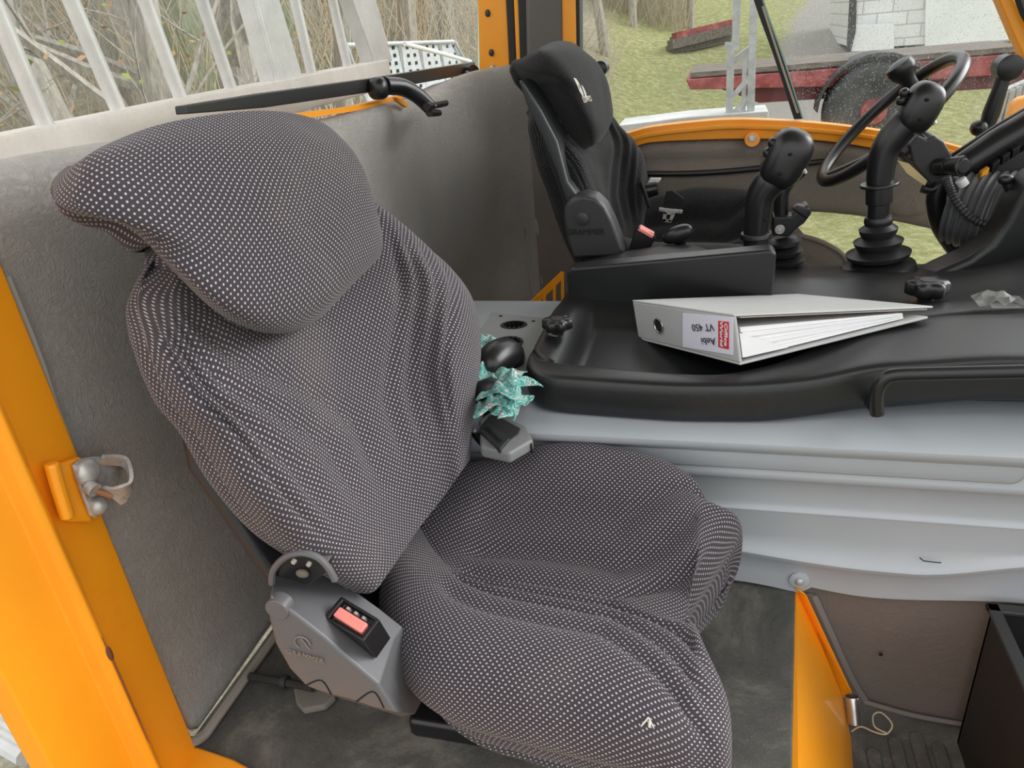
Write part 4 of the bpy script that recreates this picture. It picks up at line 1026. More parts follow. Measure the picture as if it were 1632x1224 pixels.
# near-left lever with thick curved handle
L2_=empty('joystick',Y(1.84,1205,395),'thick curved black joystick handle rising behind the console box','joystick')
y2=1.84
mb=MB(); mb.tube([Y(y2,1206,400),Y(y2,1205,375)],.031,20); mb.tube([Y(y2,1205,378),Y(y2,1205,370)],[.039,.036],22); obj('collar',mb,BLACKS,L2_,bevel=.002)
mb=MB(); mb.tube(smooth_path([Y(y2,1205,373),Y(y2,1208,345),Y(y2,1212,315),Y(y2,1224,294),Y(y2,1240,280)],5),densify([.030,.031,.033,.036,.036],5),18); obj('curved_shaft',mb,BLACKS,L2_)
mb=MB(); mb.sq(Y(y2-.034,1221,351),(.004,0,0),(0,.003,0),(0,0,.004),1,10,6); obj('screw_recess',mb,BLACKV,L2_)
hc=Y(y2,1253,253); up_=(Y(y2,1268,222)-Y(y2,1238,280)).normalized(); sd2=V((up_.z,0,-up_.x))
hd=joystick_head(L2_,hc,up_,sd2,.049,.052,.068)
for p in ((1259,246),(1243,277)):
    mb=MB(); mb.sq(Y(y2-.049,*p),(.006,0,0),(0,.005,0),(0,0,.004),.9,10,6); obj('screw_recess',mb,BLACKV,hd)
for p in ((1232,228),(1224,244)):
    mb=MB(); mb.sq(Y(y2-.01,*p),(.011,0,.004),(0,.016,0),(-.004,0,.012),.9,12,8); obj('thumb_button',mb,BLACKS,hd)
mb=MB(); mb.tube([Y(y2-.03,1268,275),Y(y2-.03,1283,270)],[.008,.007],10); mb.tube([Y(y2-.03,1280,268),Y(y2-.03,1284,276)],.004,8); obj('side_screw',mb,ZINC,hd)
# small lever behind it
y3=1.95
L3=empty('parking_brake_lever',Y(y3,1250,428),'slim black lever with hooked handle and small bellows behind the joystick','lever')
mb=MB(); bellows(mb,Y(y3,1252,434),Y(y3,1249,378),[.060,.058,.034,.048,.050,.032,.045,.047,.030,.042,.042,.028]); obj('bellows',mb,RUBBER,L3)
mb=MB(); mb.prism([Y(y3-.03,*p) for p in ((1232,346),(1262,345),(1272,334),(1288,326),(1294,340),(1282,356),(1268,366),(1258,378),(1231,376))],V((0,.05,0))); mb.prism([Y(y3-.035,*p) for p in ((1262,334),(1272,327),(1292,333),(1288,350),(1278,345))],V((0,.03,0))); obj('clamp_head',mb,BLACKS,L3,bevel=.004)
mb=MB(); mb.tube(smooth_path([Y(y3,1245,346),Y(y3,1246,310),Y(y3,1258,290),Y(y3,1280,272)],4),densify([.017,.018,.017,.014],4),14); obj('shaft',mb,BLACKS,L3)
mb=MB(); c=Y(y3-.034,1243,366); mb.tube([c+V((0,.004,0)),c],.012,18); mb.tube([c,c+V((0,-.003,0))],.006,12); obj('clamp_screw',mb,ZINC,L3,bevel=.001)

# ---------------- steering wheel
scol=empty('steering_column',V((.53,2.2,.40)),'black steering column with large tilted wheel and spinner knob, before the driver seat','steering column')
wc=(Y(2.25,1530,92)+Y(2.25,1312,286))*.5; wn=V((-.70,0,.71)).normalized(); wa=V((.71,0,.70)); wb=V((0,1,0))
rad_=((Y(2.25,1530,92)-Y(2.25,1312,286)).length)/2
wa=(Y(2.25,1530,92)-Y(2.25,1312,286)).normalized(); wn=V((-wa.z,0,wa.x))
mb=MB(); n=72; m_=14; rr_=.0165; vs=[];fs=[]
for i in range(n):
    t=2*math.pi*i/n; d=wa*math.cos(t)+wb*math.sin(t); c=wc+d*rad_
    for j in range(m_):
        a=2*math.pi*j/m_; vs.append(c+d*rr_*math.cos(a)+wn*rr_*math.sin(a))
for i in range(n):
    for j in range(m_): fs.append((i*m_+j,i*m_+(j+1)%m_,((i+1)%n)*m_+(j+1)%m_,((i+1)%n)*m_+j))
mb.add(vs,fs); sw=obj('steering_wheel',mb,BLACKS,scol)
hub=wc-wn*.055
for ang_ in (0,128,232):
    t=R(ang_+180); d=wa*math.cos(t)+wb*math.sin(t); mb=MB(); mb.tube(smooth_path([hub+wn*.01,hub+d*rad_*.4+wn*.01,wc+d*(rad_-.005)],5),densify([.022,.016,.013],5),10); obj('spoke',mb,BLACKS,sw)
mb=MB(); mb.tube([hub-wn*.03,hub+wn*.005,hub+wn*.018,hub+wn*.022],[.05,.06,.05,.03],24); obj('hub',mb,BLACKS,sw)
mb=MB(); mb.tube([hub-wn*.02,hub-wn*.20],[.038,.042],20); obj('column_tube',mb,BLACKS,scol)
# spinner knob on the rim
kt=R(62); kd=wa*math.cos(kt)-wb*math.sin(kt); kc=wc+kd*rad_
kc=PL(wc,wn,1462,150)
top=kc+wn*.085
top=PL(wc+wn*.09,wn,1432,104)
mb=MB(); ax=(top-kc); mb.tube([kc,kc+ax*.25,kc+ax*.5,kc+ax*.7,kc+ax*.88,kc+ax*1.02,kc+ax*1.1],[.022,.018,.020,.031,.037,.034,.018],22)
kb=obj('spinner_knob',mb,BLACKS,sw)
mb=MB(); mb.obox(kc-wn*.004,wa*.035,wb*.018,wn*.016); obj('knob_clamp',mb,DKPL,sw,bevel=.004)

# ---------------- column pods, dash
yd=2.15
col_=scol
mb=MB(); mb.prism([Y(yd-.06,*p) for p in ((1448,232),(1462,215),(1478,222),(1490,216),(1505,226),(1530,270),(1500,305),(1480,292),(1455,262))],V((0,.12,0))); obj('block',mb,DKPL,col_,bevel=.006)
mb=MB(); mb.tube([Y(yd-.02,1445,252),Y(yd-.02,1478,222)],[.034,.036],20); obj('upper_pod',mb,BLACKS,col_,bevel=.004)
mb=MB(); mb.tube([Y(yd-.06,1494,266),Y(yd-.09,1512,265)],[.022,.020],20); mb.tube([Y(yd-.09,1510,265),Y(yd-.12,1534,265)],[.020,.0255],24); mb.tube([Y(yd-.12,1534,265),Y(yd-.126,1537,265)],[.019,.018],24); obj('ignition_knob',mb,BLACKS,col_,bevel=.003)
mb=MB(); mb.prism([Y(yd-.07,*p) for p in ((1432,258),(1450,262),(1478,288),(1474,296),(1445,276))],V((0,.02,0))); obj('sticker',mb,YEL,col_)['label']='yellow sticker'
mb=MB(); mb.tube(smooth_path([Y(yd-.06,1470,300),Y(yd-.06,1485,303),Y(yd-.06,1498,295)],4),.012,10); obj('cable_clip',mb,BLACKS,col_)
# big round bellows where the column meets the dash
bo=empty('column_boot',Y(2.05,1560,390),'dark grey ribbed column boot below the steering wheel','boot')
mb=MB(); ba=Y(2.08,1520,330); bb=Y(2.02,1606,345); rings=[]
for i in range(31):
    t=i/30; c=ba+(bb-ba)*t; r_=(.085+.02*t)*(1+.05*math.cos(t*math.pi*2*7)); rings.append((c,r_))
mb.tube([c for c,_ in rings],[r_ for _,r_ in rings],30); obj('ribbed_bellows',mb,mat('grey_rubber',(.085,.087,.09),.5),bo)
mb=MB(); mb.tube(smooth_path([Y(2.10,1500,290),Y(2.10,1492,320),Y(2.10,1500,360),Y(2.10,1525,398)],5),.024,12); obj('rubber_lip',mb,BLACKS,bo)
hs=[Y(1.98,1508,282),Y(1.98,1514,300),Y(1.97,1524,322),Y(1.96,1545,345),Y(1.95,1572,358),Y(1.95,1600,364)]
hp=smooth_path(hs,14); mb=MB(); mb.tube(hp,[.0095+.0016*math.sin(i*2.1) for i in range(len(hp))],10); tag(obj('corrugated_hose',mb,DKPL),'thin grey corrugated hose curving over the ribbed column boot','hose')
mb=MB(); mb.tube([Y(2.02,1530,286),Y(2.02,1537,296)],[.013,.013],12); obj('plug',mb,WHITE,bo,bevel=.002)['label']='small white plug'
# dashboard right
da=empty('dashboard',Y(2.05,1632,260),'black dashboard with grey instrument strip at the right edge','dashboard')
mb=MB(); mb.tube([Y(2.1,1528,272),Y(2.1,1590,232),Y(2.1,1680,180)],[.036,.040,.042],20); obj('front_roll',mb,BLACKS,da)
mb=MB(); mb.tube([Y(2.16,1512,256),Y(2.16,1600,200),Y(2.16,1680,155)],[.012,.014,.014],12); obj('upper_roll',mb,BLACKS,da)
mb=MB(); mb.prism([Y(2.06,*p) for p in ((1560,282),(1632,240),(1700,205),(1720,300),(1632,330),(1605,312),(1585,290))],V((0,.06,0))); ip=obj('instrument_strip',mb,DKPL,da,bevel=.004)
mb=MB(); mb.prism([Y(2.055,*p) for p in ((1608,285),(1640,262),(1700,240),(1700,290),(1612,312))],V((0,.01,0))); obj('grey_panel',mb,GREYPL,ip)
for i,(a,b) in enumerate((((1578,268),(1592,258)),((1594,256),(1608,247)),((1610,245),(1624,236)))):
    A1=Y(2.05,*a);B1=Y(2.05,*b); mb=MB(); mb.obox((A1+B1)*.5,(B1-A1)*.42,(0,.012,0),V((0,0,.010))); obj('rocker_switch',mb,BLACKS,ip,bevel=.002)
A1=Y(2.04,1562,279);B1=Y(2.04,1574,271); mb=MB(); mb.obox((A1+B1)*.5,(B1-A1)*.5,(0,.012,0),V((0,0,.008))); obj('amber_switch',mb,AMBER,ip,bevel=.002)['label']='amber switch'
sl=empty('toggle_lever',Y(1.9,1618,330),'short black lever standing on the console at the right edge','lever')
mb=MB(); mb.tube([Y(1.9,1625,332),Y(1.9,1610,300),Y(1.9,1604,288)],[.016,.012,.011],12); obj('stem',mb,BLACKS,sl)
mb=MB(); mb.sq(Y(1.9,1603,286),(.016,0,0),(0,.016,0),(0,0,.012),.9,16,10); obj('tip',mb,BLACKS,sl)
# dashboard rising body behind the console right side
mb=MB(); rp=[(1462,452),(1500,432),(1545,412),(1580,388),(1605,352),(1622,318),(1640,290),(1760,230),(1760,470),(1600,480),(1500,474)]
mb.prism([Y(1.82,*p) for p in rp],V((0,.10,0))); obj('shoulder',mb,BLACK,da,bevel=.018,seg=4)

# =================================================================== FAR DOOR SIDE
yF=2.52
# orange sill bar
def band(top,bot,y,th):
    m=MB(); tp=smooth_path([Y(y,*p) for p in top],5); bt=smooth_path([Y(y,*p) for p in bot],5)
    m.loft([[a,b,b+V((0,th,0)),a+V((0,th,0))] for a,b in zip(tp,bt)]); return m
sill_t=[(950,222),(1000,212),(1035,203),(1100,195),(1180,190),(1300,196),(1400,208),(1480,222),(1550,240),(1640,266)]
sill_b=[(950,246),(1000,238),(1035,228),(1100,224),(1180,222),(1300,224),(1400,238),(1480,254),(1550,272),(1640,300)]
mb=band(sill_t,sill_b,yF-.03,.05); door=struct('door_1',mb,ORANGE,bevel=.004)
mb=band([(x,y+9) for x,y in sill_t],[(x,y+16) for x,y in sill_t],yF-.042,.02); obj('pressed_ridge',mb,ORANGE,door,bevel=.003)
mb=MB(); mb.tube([Y(yF-.055,1199,222),Y(yF-.03,1199,222)],[.022,.024],24); obj('bolt_boss',mb,ORANGE,door)
mb=MB(); mb.tube([Y(yF-.062,1199,220),Y(yF-.05,1199,220)],[.010,.011],18); obj('bolt',mb,ZINC,door,bevel=.001)
# upholstered door panel between sill and lower window
mb=MB(); tp=[(x,y-3) for x,y in sill_b]; 
def prof_pad(px):  # rows of the padded panel
    return None
lowc=[(950,338),(1000,338),(1035,338),(1100,338),(1180,336),(1290,335),(1400,346),(1500,366),(1560,378),(1640,400)]
rows=[]
T_=smooth_path([Y(yF,*p) for p in tp],5); B2=smooth_path([Y(yF,*p) for p in lowc],5)
rings=[]
for a,b in zip(T_,B2):
    r_=[]
    for k in range(13):
        t=k/12; p=a+(b-a)*t; bulge=.022*math.sin(math.pi*min(1,t/.28))**.6 if t<.28 else (.0+.03*sm(.30,.40,t)*(1-sm(.9,1,t)*.4)); r_.append(p+V((0,-bulge,0)))
    r_+= [b+V((0,.04,0)),a+V((0,.04,0))]; rings.append(r_)
mb.loft(rings); obj('door_lining',mb,FELT,door,ang=60)
# lower rear part of the door down to the floor (left of the lower window)
mb=MB(); mb.prism([Y(yF+.01,*p) for p in ((940,300),(1300,300),(1292,336),(1270,360),(1285,378),(1330,400),(1350,416),(1345,470),(940,500))],V((0,.03,0))); obj('lower_lining',mb,FELT,door)
mb=MB(); arch=smooth_path([Y(2.44,*p) for p in ((1240,376),(1275,376),(1310,386),(1338,402),(1352,420),(1355,440))],5); 
rings=[[p+V((0,.03,0)),p+V((0,0,0)),V((p.x*.9+.02,p.y+.0,p.z-.06)),V((p.x*.9+.02,p.y+.03,p.z-.12))] for p in arch]
mb.loft(rings,caps=True); mb.tube(arch,.008,8); obj('arch_pad',mb,FELT,door,ang=60)
mb=MB(); mb.prism([Y(2.45,*p) for p in ((1236,380),(1275,380),(1308,390),(1334,404),(1348,420),(1352,445),(1236,445))],V((0,.03,0))); obj('arch_panel',mb,mat('arch_taupe',(.24,.225,.195),.6),door,bevel=.004)
# front part of the door right of the lower window
mb=MB(); mb.prism([Y(yF,*p) for p in ((1495,350),(1640,380),(1640,480),(1540,450),(1532,420),(1520,395))],V((0,.03,0))); obj('front_lining',mb,FELT,door)
mb=MB(); c=Y(yF-.04,1450,300); mb.sq(c,(.085,0,0),(0,.022,0),(0,0,.085),.9); obj('speaker_bulge',mb,FELT,door)
# cable line across the panel
mb=MB(); mb.tube(smooth_path([Y(yF-.045,*p) for p in ((1030,277),(1090,277),(1150,274),(1215,268),(1300,259),(1330,255))],6),.0095,8); tag(obj('door_pull_cable',mb,BLACKS),'black cable strung along the far door lining','cable')
mb=MB(); mb.tube(smooth_path([Y(yF-.055,*p) for p in ((1040,273),(1090,274),(1150,271))],6),.002,6); 
# window panes in the far door
mb=MB(); mb.prism([Y(yF+.012,*p) for p in ((915,-120),(925,230),(1035,206),(1180,193),(1290,199),(1205,-120))],V((0,.005,0))); w1=struct('window_1',mb,GLASS,smooth=False)
mb=MB(); mb.prism([Y(yF-.002,*p) for p in ((1200,-120),(1284,198),(1400,210),(1550,243),(1680,280),(1560,-140))],V((0,.005,0))); w2=struct('window_2',mb,GLASSD,smooth=False)
mb=MB(); a=[Y(yF-.012,*p) for p in ((1175,-120),(1208,0),(1240,90),(1272,190))]; pth=smooth_path(a,4)
mb.loft([[p+V((-.011,0,0)),p+V((.011,0,0)),p+V((.011,.02,0)),p+V((-.011,.02,0))] for p in pth]); obj('divider_seal',mb,SEALR,w2)
mb=MB(); mb.loft([[p+V((.011,.002,0)),p+V((.016,.002,0)),p+V((.016,.014,0)),p+V((.011,.014,0))] for p in pth]); obj('pane_edge',mb,GLEDGE,w2)
mb=MB(); mb.loft([[p+V((-.001,-.002,0)),p+V((.006,-.002,0)),p+V((.006,.0,0)),p+V((-.001,.0,0))] for p in smooth_path([Y(yF-.012,*p) for p in ((1214,10),(1240,90),(1270,180))],3)]); obj('seal_fibre',mb,TWIG,w2)
# lower door window pane
mb=MB(); mb.prism([Y(yF+.02,*p) for p in ((1280,335),(1500,352),(1545,400),(1540,470),(1340,470),(1345,415))],V((0,.004,0))); struct('window_3',mb,GLASS,smooth=False)
# black window handle on the far door glass
yh=2.44
mb=MB(); mb.tube([Y(yh,1605,108),Y(yh,1594,140),Y(yh,1580,180),Y(yh,1574,198)],[.019,.019,.023,.020],14); wh=obj('window_handle',mb,BLACK,w2)
mb=MB(); c=Y(yh,1606,107); mb.tube([c+V((0,.03,0)),c+V((0,-.025,0)),c+V((0,-.03,0))],[.033,.033,.022],24); obj('pivot_boss',mb,BLACK,wh)
mb=MB(); mb.sq(Y(yh-.02,1560,204),(.022,0,0),(0,.026,0),(0,0,.022),.95); mb.tube([Y(yh,1575,195),Y(yh,1566,208)],.020,12); mb.tube([Y(yh,1562,208),Y(yh,1556,222)],[.008,.004],8); obj('latch_end',mb,BLACKS,wh)
# knob behind driver headrest
kh=empty('coat_hook',Y(2.48,952,118),'small round black knob on the far window beside the driver headrest','knob')
mb=MB(); c=Y(2.46,957,109); mb.tube([c+V((0,.05,0)),c+V((0,-.01,0)),c+V((0,-.015,0))],[.022,.022,.014],20); obj('cap',mb,BLACKS,kh)
mb=MB(); mb.tube([Y(2.48,953,114),Y(2.48,946,130)],[.016,.011],12); obj('arm',mb,BLACKS,kh)
# pillars left of the far window
def post(name,px0,px1,pytop,pybot,y,th,m_,kind='structure',bev=.004):
    m=MB(); m.prism([Y(y,px0[0],pytop),Y(y,px1[0],pytop),Y(y,px1[1],pybot),Y(y,px0[1],pybot)],V((0,th,0)))
    return struct(name,m,m_,bevel=bev)
p1=post('trim_8',(757,764),(800,813),-150,120,2.50,.05,ORANGE)
for p in ((777,21),(783,84),(785,109)):
    mb=MB(); c=Y(2.497,*p); mb.sq(c,(.009,0,0),(0,.005,0),(0,0,.011),1,14,8); obj('rivet',mb,DKPL if p[1]<100 else ZINC,p1)
post('trim_9',(798,812),(812,823),-150,108,2.49,.06,SEALR)
post('trim_10',(812,823),(820,831),-150,106,2.485,.06,ORANGE)
post('trim_11',(820,829),(838,842),-150,112,2.48,.06,SEALR)
pt=post('trim_12',(832,840),(893,898),-150,190,2.455,.09,mat('grey_pillar_trim',(.115,.105,.09),.6),bev=.02)
post('trim_13',(893,897),(915,921),-150,240,2.47,.08,ORANGE)
post('trim_14',(915,920),(922,926),-150,235,2.475,.06,SEALR,bev=.001)
# behind the driver's seat: lower corner lining down to the floor
mb=MB(); mb.prism([V((-.60,2.49,0)),V((-.15,2.52,0)),V((-.15,2.52,.60)),V((-.44,2.52,.70)),V((-.60,2.49,.85))],V((0,.04,0))); struct('trim_15',mb,FELT)
# front A pillar
mb=MB(); mb.prism([Y(yF-.03,*p) for p in ((1560,-80),(1590,-80),(1618,0),(1650,55),(1690,130),(1740,240),(1700,280),(1645,120),(1615,55),(1588,-10))],V((0,.06,0))); ap=struct('trim_16',mb,ORANGE,bevel=.005)
mb=MB(); mb.tube([Y(yF-.05,1610,-40),Y(yF-.05,1632,20),Y(yF-.05,1680,110)],.010,8); obj('seal',mb,SEALR,ap)

# =================================================================== REAR WINDOW
mb=MB(); xw=-.835
mb.prism([X(xw,-60,-250),X(xw,764,-120),X(xw,764,118),X(xw,600,140),X(xw,300,200),X(xw,-60,275)],V((-.005,0,0))); w4=struct('window_4',mb,GLASS,smooth=False)
mb=MB(); mb.prism([X(xw,760,-120),X(xw,764,-120),X(xw,765,112),X(xw,761,112)],V((.002,0,0))); obj('pane_edge',mb,GLEDGE,w4)
mb=MB(); mb.prism([X(-.80,*p) for p in ((295,168),(420,148),(595,124),(757,98),(760,116),(598,146),(420,172),(297,182))],V((-.02,0,0))); obj('bottom_bar',mb,BLACKS,w4,bevel=.002)
mb=MB(); mb.prism([X(-.81,*p) for p in ((-60,275),(0,270),(300,215),(560,178),(700,148),(760,128),(765,122),(765,115),(700,138),(640,152),(560,170),(480,180),(300,212),(0,268),(-60,273))],V((-.03,0,0))); struct('trim_17',mb,ORANGE)
# window latch
wl=empty('window_latch',X(-.78,605,150),'black curved latch handle on the bar of the rear window','handle')
mb=MB(); mb.sq(X(-.785,603,141),(.025,0,0),(0,.028,0),(0,0,.026),.8); obj('pivot',mb,BLACKS,wl)
mb=MB(); mb.tube(smooth_path([X(-.775,612,137),X(-.755,640,139),X(-.73,665,152),X(-.705,688,174)],5),densify([.022,.021,.020,.019],5),12); obj('lever_arm',mb,BLACKS,wl)
mb=MB(); mb.tube([X(-.70,680,170),X(-.70,710,164)],[.010,.009],10); mb.tube([X(-.70,684,180),X(-.70,700,180)],[.010,.008],10); obj('thumb_tip',mb,BLACKS,wl)
mb=MB(); mb.tube([X(-.80,748,118),X(-.775,756,113)],[.020,.020],14); mb.tube([X(-.79,746,124),X(-.8,742,120)],.018,12); tag(obj('window_stop',mb,BLACKS),'small round black stop at the far end of the rear window bar','stop')
mb=MB(); mb.prism([X(-.775,*p) for p in ((631,155),(645,160),(652,169),(648,171),(634,161))],V((-.01,0,0))); tag(obj('orange_tab',mb,ORANGE,bevel=.001),'small orange metal tab sticking out under the rear window latch','tab')

# =================================================================== EXTERIOR
def ground_h(x,y):
    d=math.hypot(x,y)
    h=-.95
    a=math.atan2(x,y)   # 0 = straight to the side, negative = behind the vehicle
    # bank rising behind and on the far side
    bank=sm(4,17,-x*.8+y*.55)*6.0*sm(.0,-.55,a)
    bank+=sm(9,34,y)*3.2
    return h+bank+.05*noise.noise(V((x*.6,y*.6,0)))
GX=90; GY=90; vs=[];fs=[];zone=[]
for j in range(GY+1):
    for i in range(GX+1):
        x=-45+80*i/GX; y=-12+62*(j/GY)
        vs.append(V((x,y,ground_h(x,y))))
for j in range(GY):
    for i in range(GX): fs.append((j*(GX+1)+i,j*(GX+1)+i+1,(j+1)*(GX+1)+i+1,(j+1)*(GX+1)+i))
mb=MB(); mb.v=vs; mb.f=fs
g=struct('ground',mb,GROUND)
at=g.data.attributes.new('zone','FLOAT_COLOR','POINT')
gl=g.location
for i,v in enumerate(g.data.vertices):
    p=v.co+gl; path=0
    # gravel track running away to the upper right
    cx=1.0+.21*(p.y-14)
    if p.y>10.5: path=max(0,1-abs(p.x-cx-.5)/(1.3+.04*p.y))*1.2
    path=max(path, gs(p.y-11+p.x*.25,1.3)*.75*sm(-5,-1,p.x)*(1-sm(3,6,p.x)))
    wood=sm(.0,-.25,math.atan2(p.x,max(.01,p.y)))
    if p.y<1 and p.x>-1: wood=.6
    at.data[i].color=(min(1,path),wood*.9,0,1)

# ---- trees
def tree(base,h,r,seed,label,m_,lean=V((0,0,0)),levels=3,group=None,nb=7):
    rnd=random.Random(seed); m=MB()
    def grow(p,d,L,r_,lv):
        pts=[p];rr2=[r_]; n=5
        for i in range(n):
            d=(d+V((rnd.uniform(-1,1),rnd.uniform(-1,1),rnd.uniform(-.6,.8)))*.16).normalized(); p=p+d*(L/n); pts.append(p); rr2.append(r_*(1-.8*(i+1)/n) if lv<levels else r_*(1-.45*(i+1)/n))
        m.tube(pts,rr2,7 if lv==levels else 5)
        if lv>0:
            for k in range(nb if lv==levels else 5):
                t=rnd.uniform(.12,1.0); i=min(int(t*n),n-1); q_=pts[i]+(pts[i+1]-pts[i])*(t*n-i)
                dd=(d*.5+V((rnd.uniform(-1,1),rnd.uniform(-1,1),rnd.uniform(-.2,.9)))).normalized()
                grow(q_,dd,L*rnd.uniform(.35,.6),max(.004,rr2[i]*.42),lv-1)
    grow(base,(V((0,0,1))+lean).normalized(),h,r,levels)
    root=empty('bare_tree',base,label,'tree',group)
    obj('trunk_and_branches',m,m_,root)
    # a few withered leaves
    m=MB()
    for k in range(110):
        q_=base+V((rnd.uniform(-1,1)*h*.22,rnd.uniform(-1,1)*h*.22,rnd.uniform(.1,.8)*h)); a=V((rnd.uniform(-1,1),rnd.uniform(-1,1),rnd.uniform(-1,1))).normalized()*.022; b=a.orthogonal().normalized()*.014
        m.add([q_-a,q_+b,q_+a,q_-b],[(0,1,2,3)])
    o=obj('withered_leaves',m,LEAF if seed%3 else LEAFG,root,smooth=False); o['kind']='stuff'
    return root
specs=[(30,4.2,4.6,.085,'crooked grey tree at the far left of the rear window, branches low',BARK,(-.5,.2,0)),
 (100,6.0,5,.15,'thick pale grey trunk behind the leftmost bars of the cargo rack',BARK,(-.1,0,0)),
 (175,5.0,4.5,.10,'leaning dark tree between the left bars of the cargo rack',BARK,(.25,0,0)),
 (205,8.5,6,.2,'broad grey trunk second from left beyond the rear window',BARK,(0,0,0)),
 (285,6.5,5,.09,'slim dark trunk just left of the middle bars',BARK,(.12,.1,0)),
 (305,9,6,.22,'mossy green trunk standing behind the middle of the cargo rack',BARKG,(0,0,0)),
 (385,6.8,5.5,.17,'wide pale trunk left of the broad aluminium post',BARK,(.03,0,0)),
 (455,9.5,6,.13,'mossy trunk half hidden by the broad aluminium post',BARKG,(0,0,0)),
 (520,7.5,5.5,.09,'slim tree with spreading twigs right of the broad post',BARK,(.2,0,0)),
 (650,9.5,6,.12,'thin branching tree above the galvanised steps',BARK,(-.1,0,0)),
 (720,12,6,.14,'distant grey tree near the right end of the rear window',BARK,(0,0,0)),
 (575,13,7,.2,'distant tree behind the second aluminium post',BARKG,(0,0,0))]
for k,(px,dist,h,r_,lb,m_,ln) in enumerate(specs):
    rr0=ray(px,110); dxy=V((rr0.x,rr0.y,0)).normalized(); p=dxy*dist; p.z=ground_h(p.x,p.y)-.05
    tree(p,h,r_,11+k*5,lb,m_,V(ln),3,'bare trees behind the vehicle')
far_specs=[(965,17,6,.11,'bare tree seen at the left end of the far door window'),(1010,20,6,.10,'second bare tree from the left in the far door window'),(1060,24,6.5,.12,'bare tree above the timber pile'),(1100,21,6,.10,'thin bare tree right above the timber pile'),(1140,27,6,.13,'distant bare tree behind the white ladder posts'),(1215,32,7,.16,'farthest bare tree at the top of the gravel track')]
for k,(px,dist,h,r_,lb) in enumerate(far_specs):
    rr0=ray(px,60); dxy=V((rr0.x,rr0.y,0)).normalized(); p=dxy*dist; p.z=ground_h(p.x,p.y)-.05
    tree(p,h,r_,91+k*7,lb,BARK,V((0,0,0)),3,'bare trees beyond the far door')
# dense dry brush: uncountable twigs, one object per thicket
def thicket(c,w,d,h,n,seed,label):
    rnd=random.Random(seed); m=MB()
    for k in range(n):
        p=c+V((rnd.uniform(-w,w),rnd.uniform(-d,d),0)); p.z=ground_h(p.x,p.y)-.03; dr=V((rnd.uniform(-.5,.5),rnd.uniform(-.5,.5),1)).normalized(); L=h*rnd.uniform(.4,1)
        q1=p+dr*L*.5+V((rnd.uniform(-.1,.1),rnd.uniform(-.1,.1),0)); q2=q1+(dr+V((rnd.uniform(-.5,.5),rnd.uniform(-.5,.5),-.2))).normalized()*L*.5
        m.tube([p,q1,q2],[.009,.006,.002],3,caps=False)
    o=obj('brush_thicket',m,TWIG); return tag(o,label,'thicket',kind='stuff')
def at_dir(px,py,dist):
    r_=ray(px,py); d=V((r_.x,r_.y,0)).normalized()*dist; return V((d.x,d.y,0))
thicket(at_dir(965,60,22),2.2,1.5,4.0,900,3,'dense dry brown brush left in the far door window')
thicket(at_dir(1075,60,28),3.0,1.5,2.6,600,4,'low brown brush behind the timber pile')
thicket(at_dir(120,80,10),3.2,3,2.8,700,5,'dry undergrowth behind the left rear window bars')
thicket(at_dir(420,80,12),3.2,3,2.8,700,6,'dry undergrowth behind the middle of the rear window')
thicket(at_dir(680,60,13),2.6,2,2.6,600,8,'dry undergrowth above the galvanised steps')

# ---- cargo rack right behind the rear window
rk=empty('cargo_rack',V((-.93,1.4,.8)),'aluminium cargo guard with upright bars outside the rear window','rack')
xb=-.93
mb=MB(); mb.prism([X(xb,*p) for p in ((-90,236),(0,215),(300,152),(620,92),(626,118),(560,175),(300,190),(0,262),(-90,280))],V((-.045,0,0)))
mb=MB(); tp=[X(xb,-120,242),X(xb,0,216),X(xb,300,155),X(xb,620,94)]; 
mb.prism([tp[0],tp[1],tp[2],tp[3],tp[3]+V((0,0,-.075)),tp[2]+V((0,0,-.075)),tp[1]+V((0,0,-.075)),tp[0]+V((0,0,-.075))],V((-.05,0,0))); obj('bottom_rail',mb,RAILM,rk,bevel=.004)
for (bx,by,tx,ty) in ((75,203,-12,0),(192,180,113,0),(290,160,231,0),(370,144,322,0),(440,131,403,0),(498,120,470,0),(555,108,530,0)):
    a=X(xb-.02,bx,by+3); t_=X(xb-.02,tx,ty); d=(t_-a); mb=MB(); mb.tube([a,a+d*2.2],.0125,12); bar=obj('upright_bar',mb,ALU,rk)
    mb=MB(); mb.tube([a+V((0,0,-.004)),a+V((0,0,.006))],[.02,.015],12); obj('weld_collar',mb,ALU,bar)
for q in (((441,138),(486,132),(446,0),(404,0)),((598,102),(626,97),(600,0),(562,0))):
    a,b,c,d=[X(xb-.01,*p) for p in q]; mb=MB(); mb.prism([a,b,b+(c-b)*2.2,a+(d-a)*2.2],V((-.04,0,0))); obj('wide_post',mb,ALU,rk,bevel=.003)
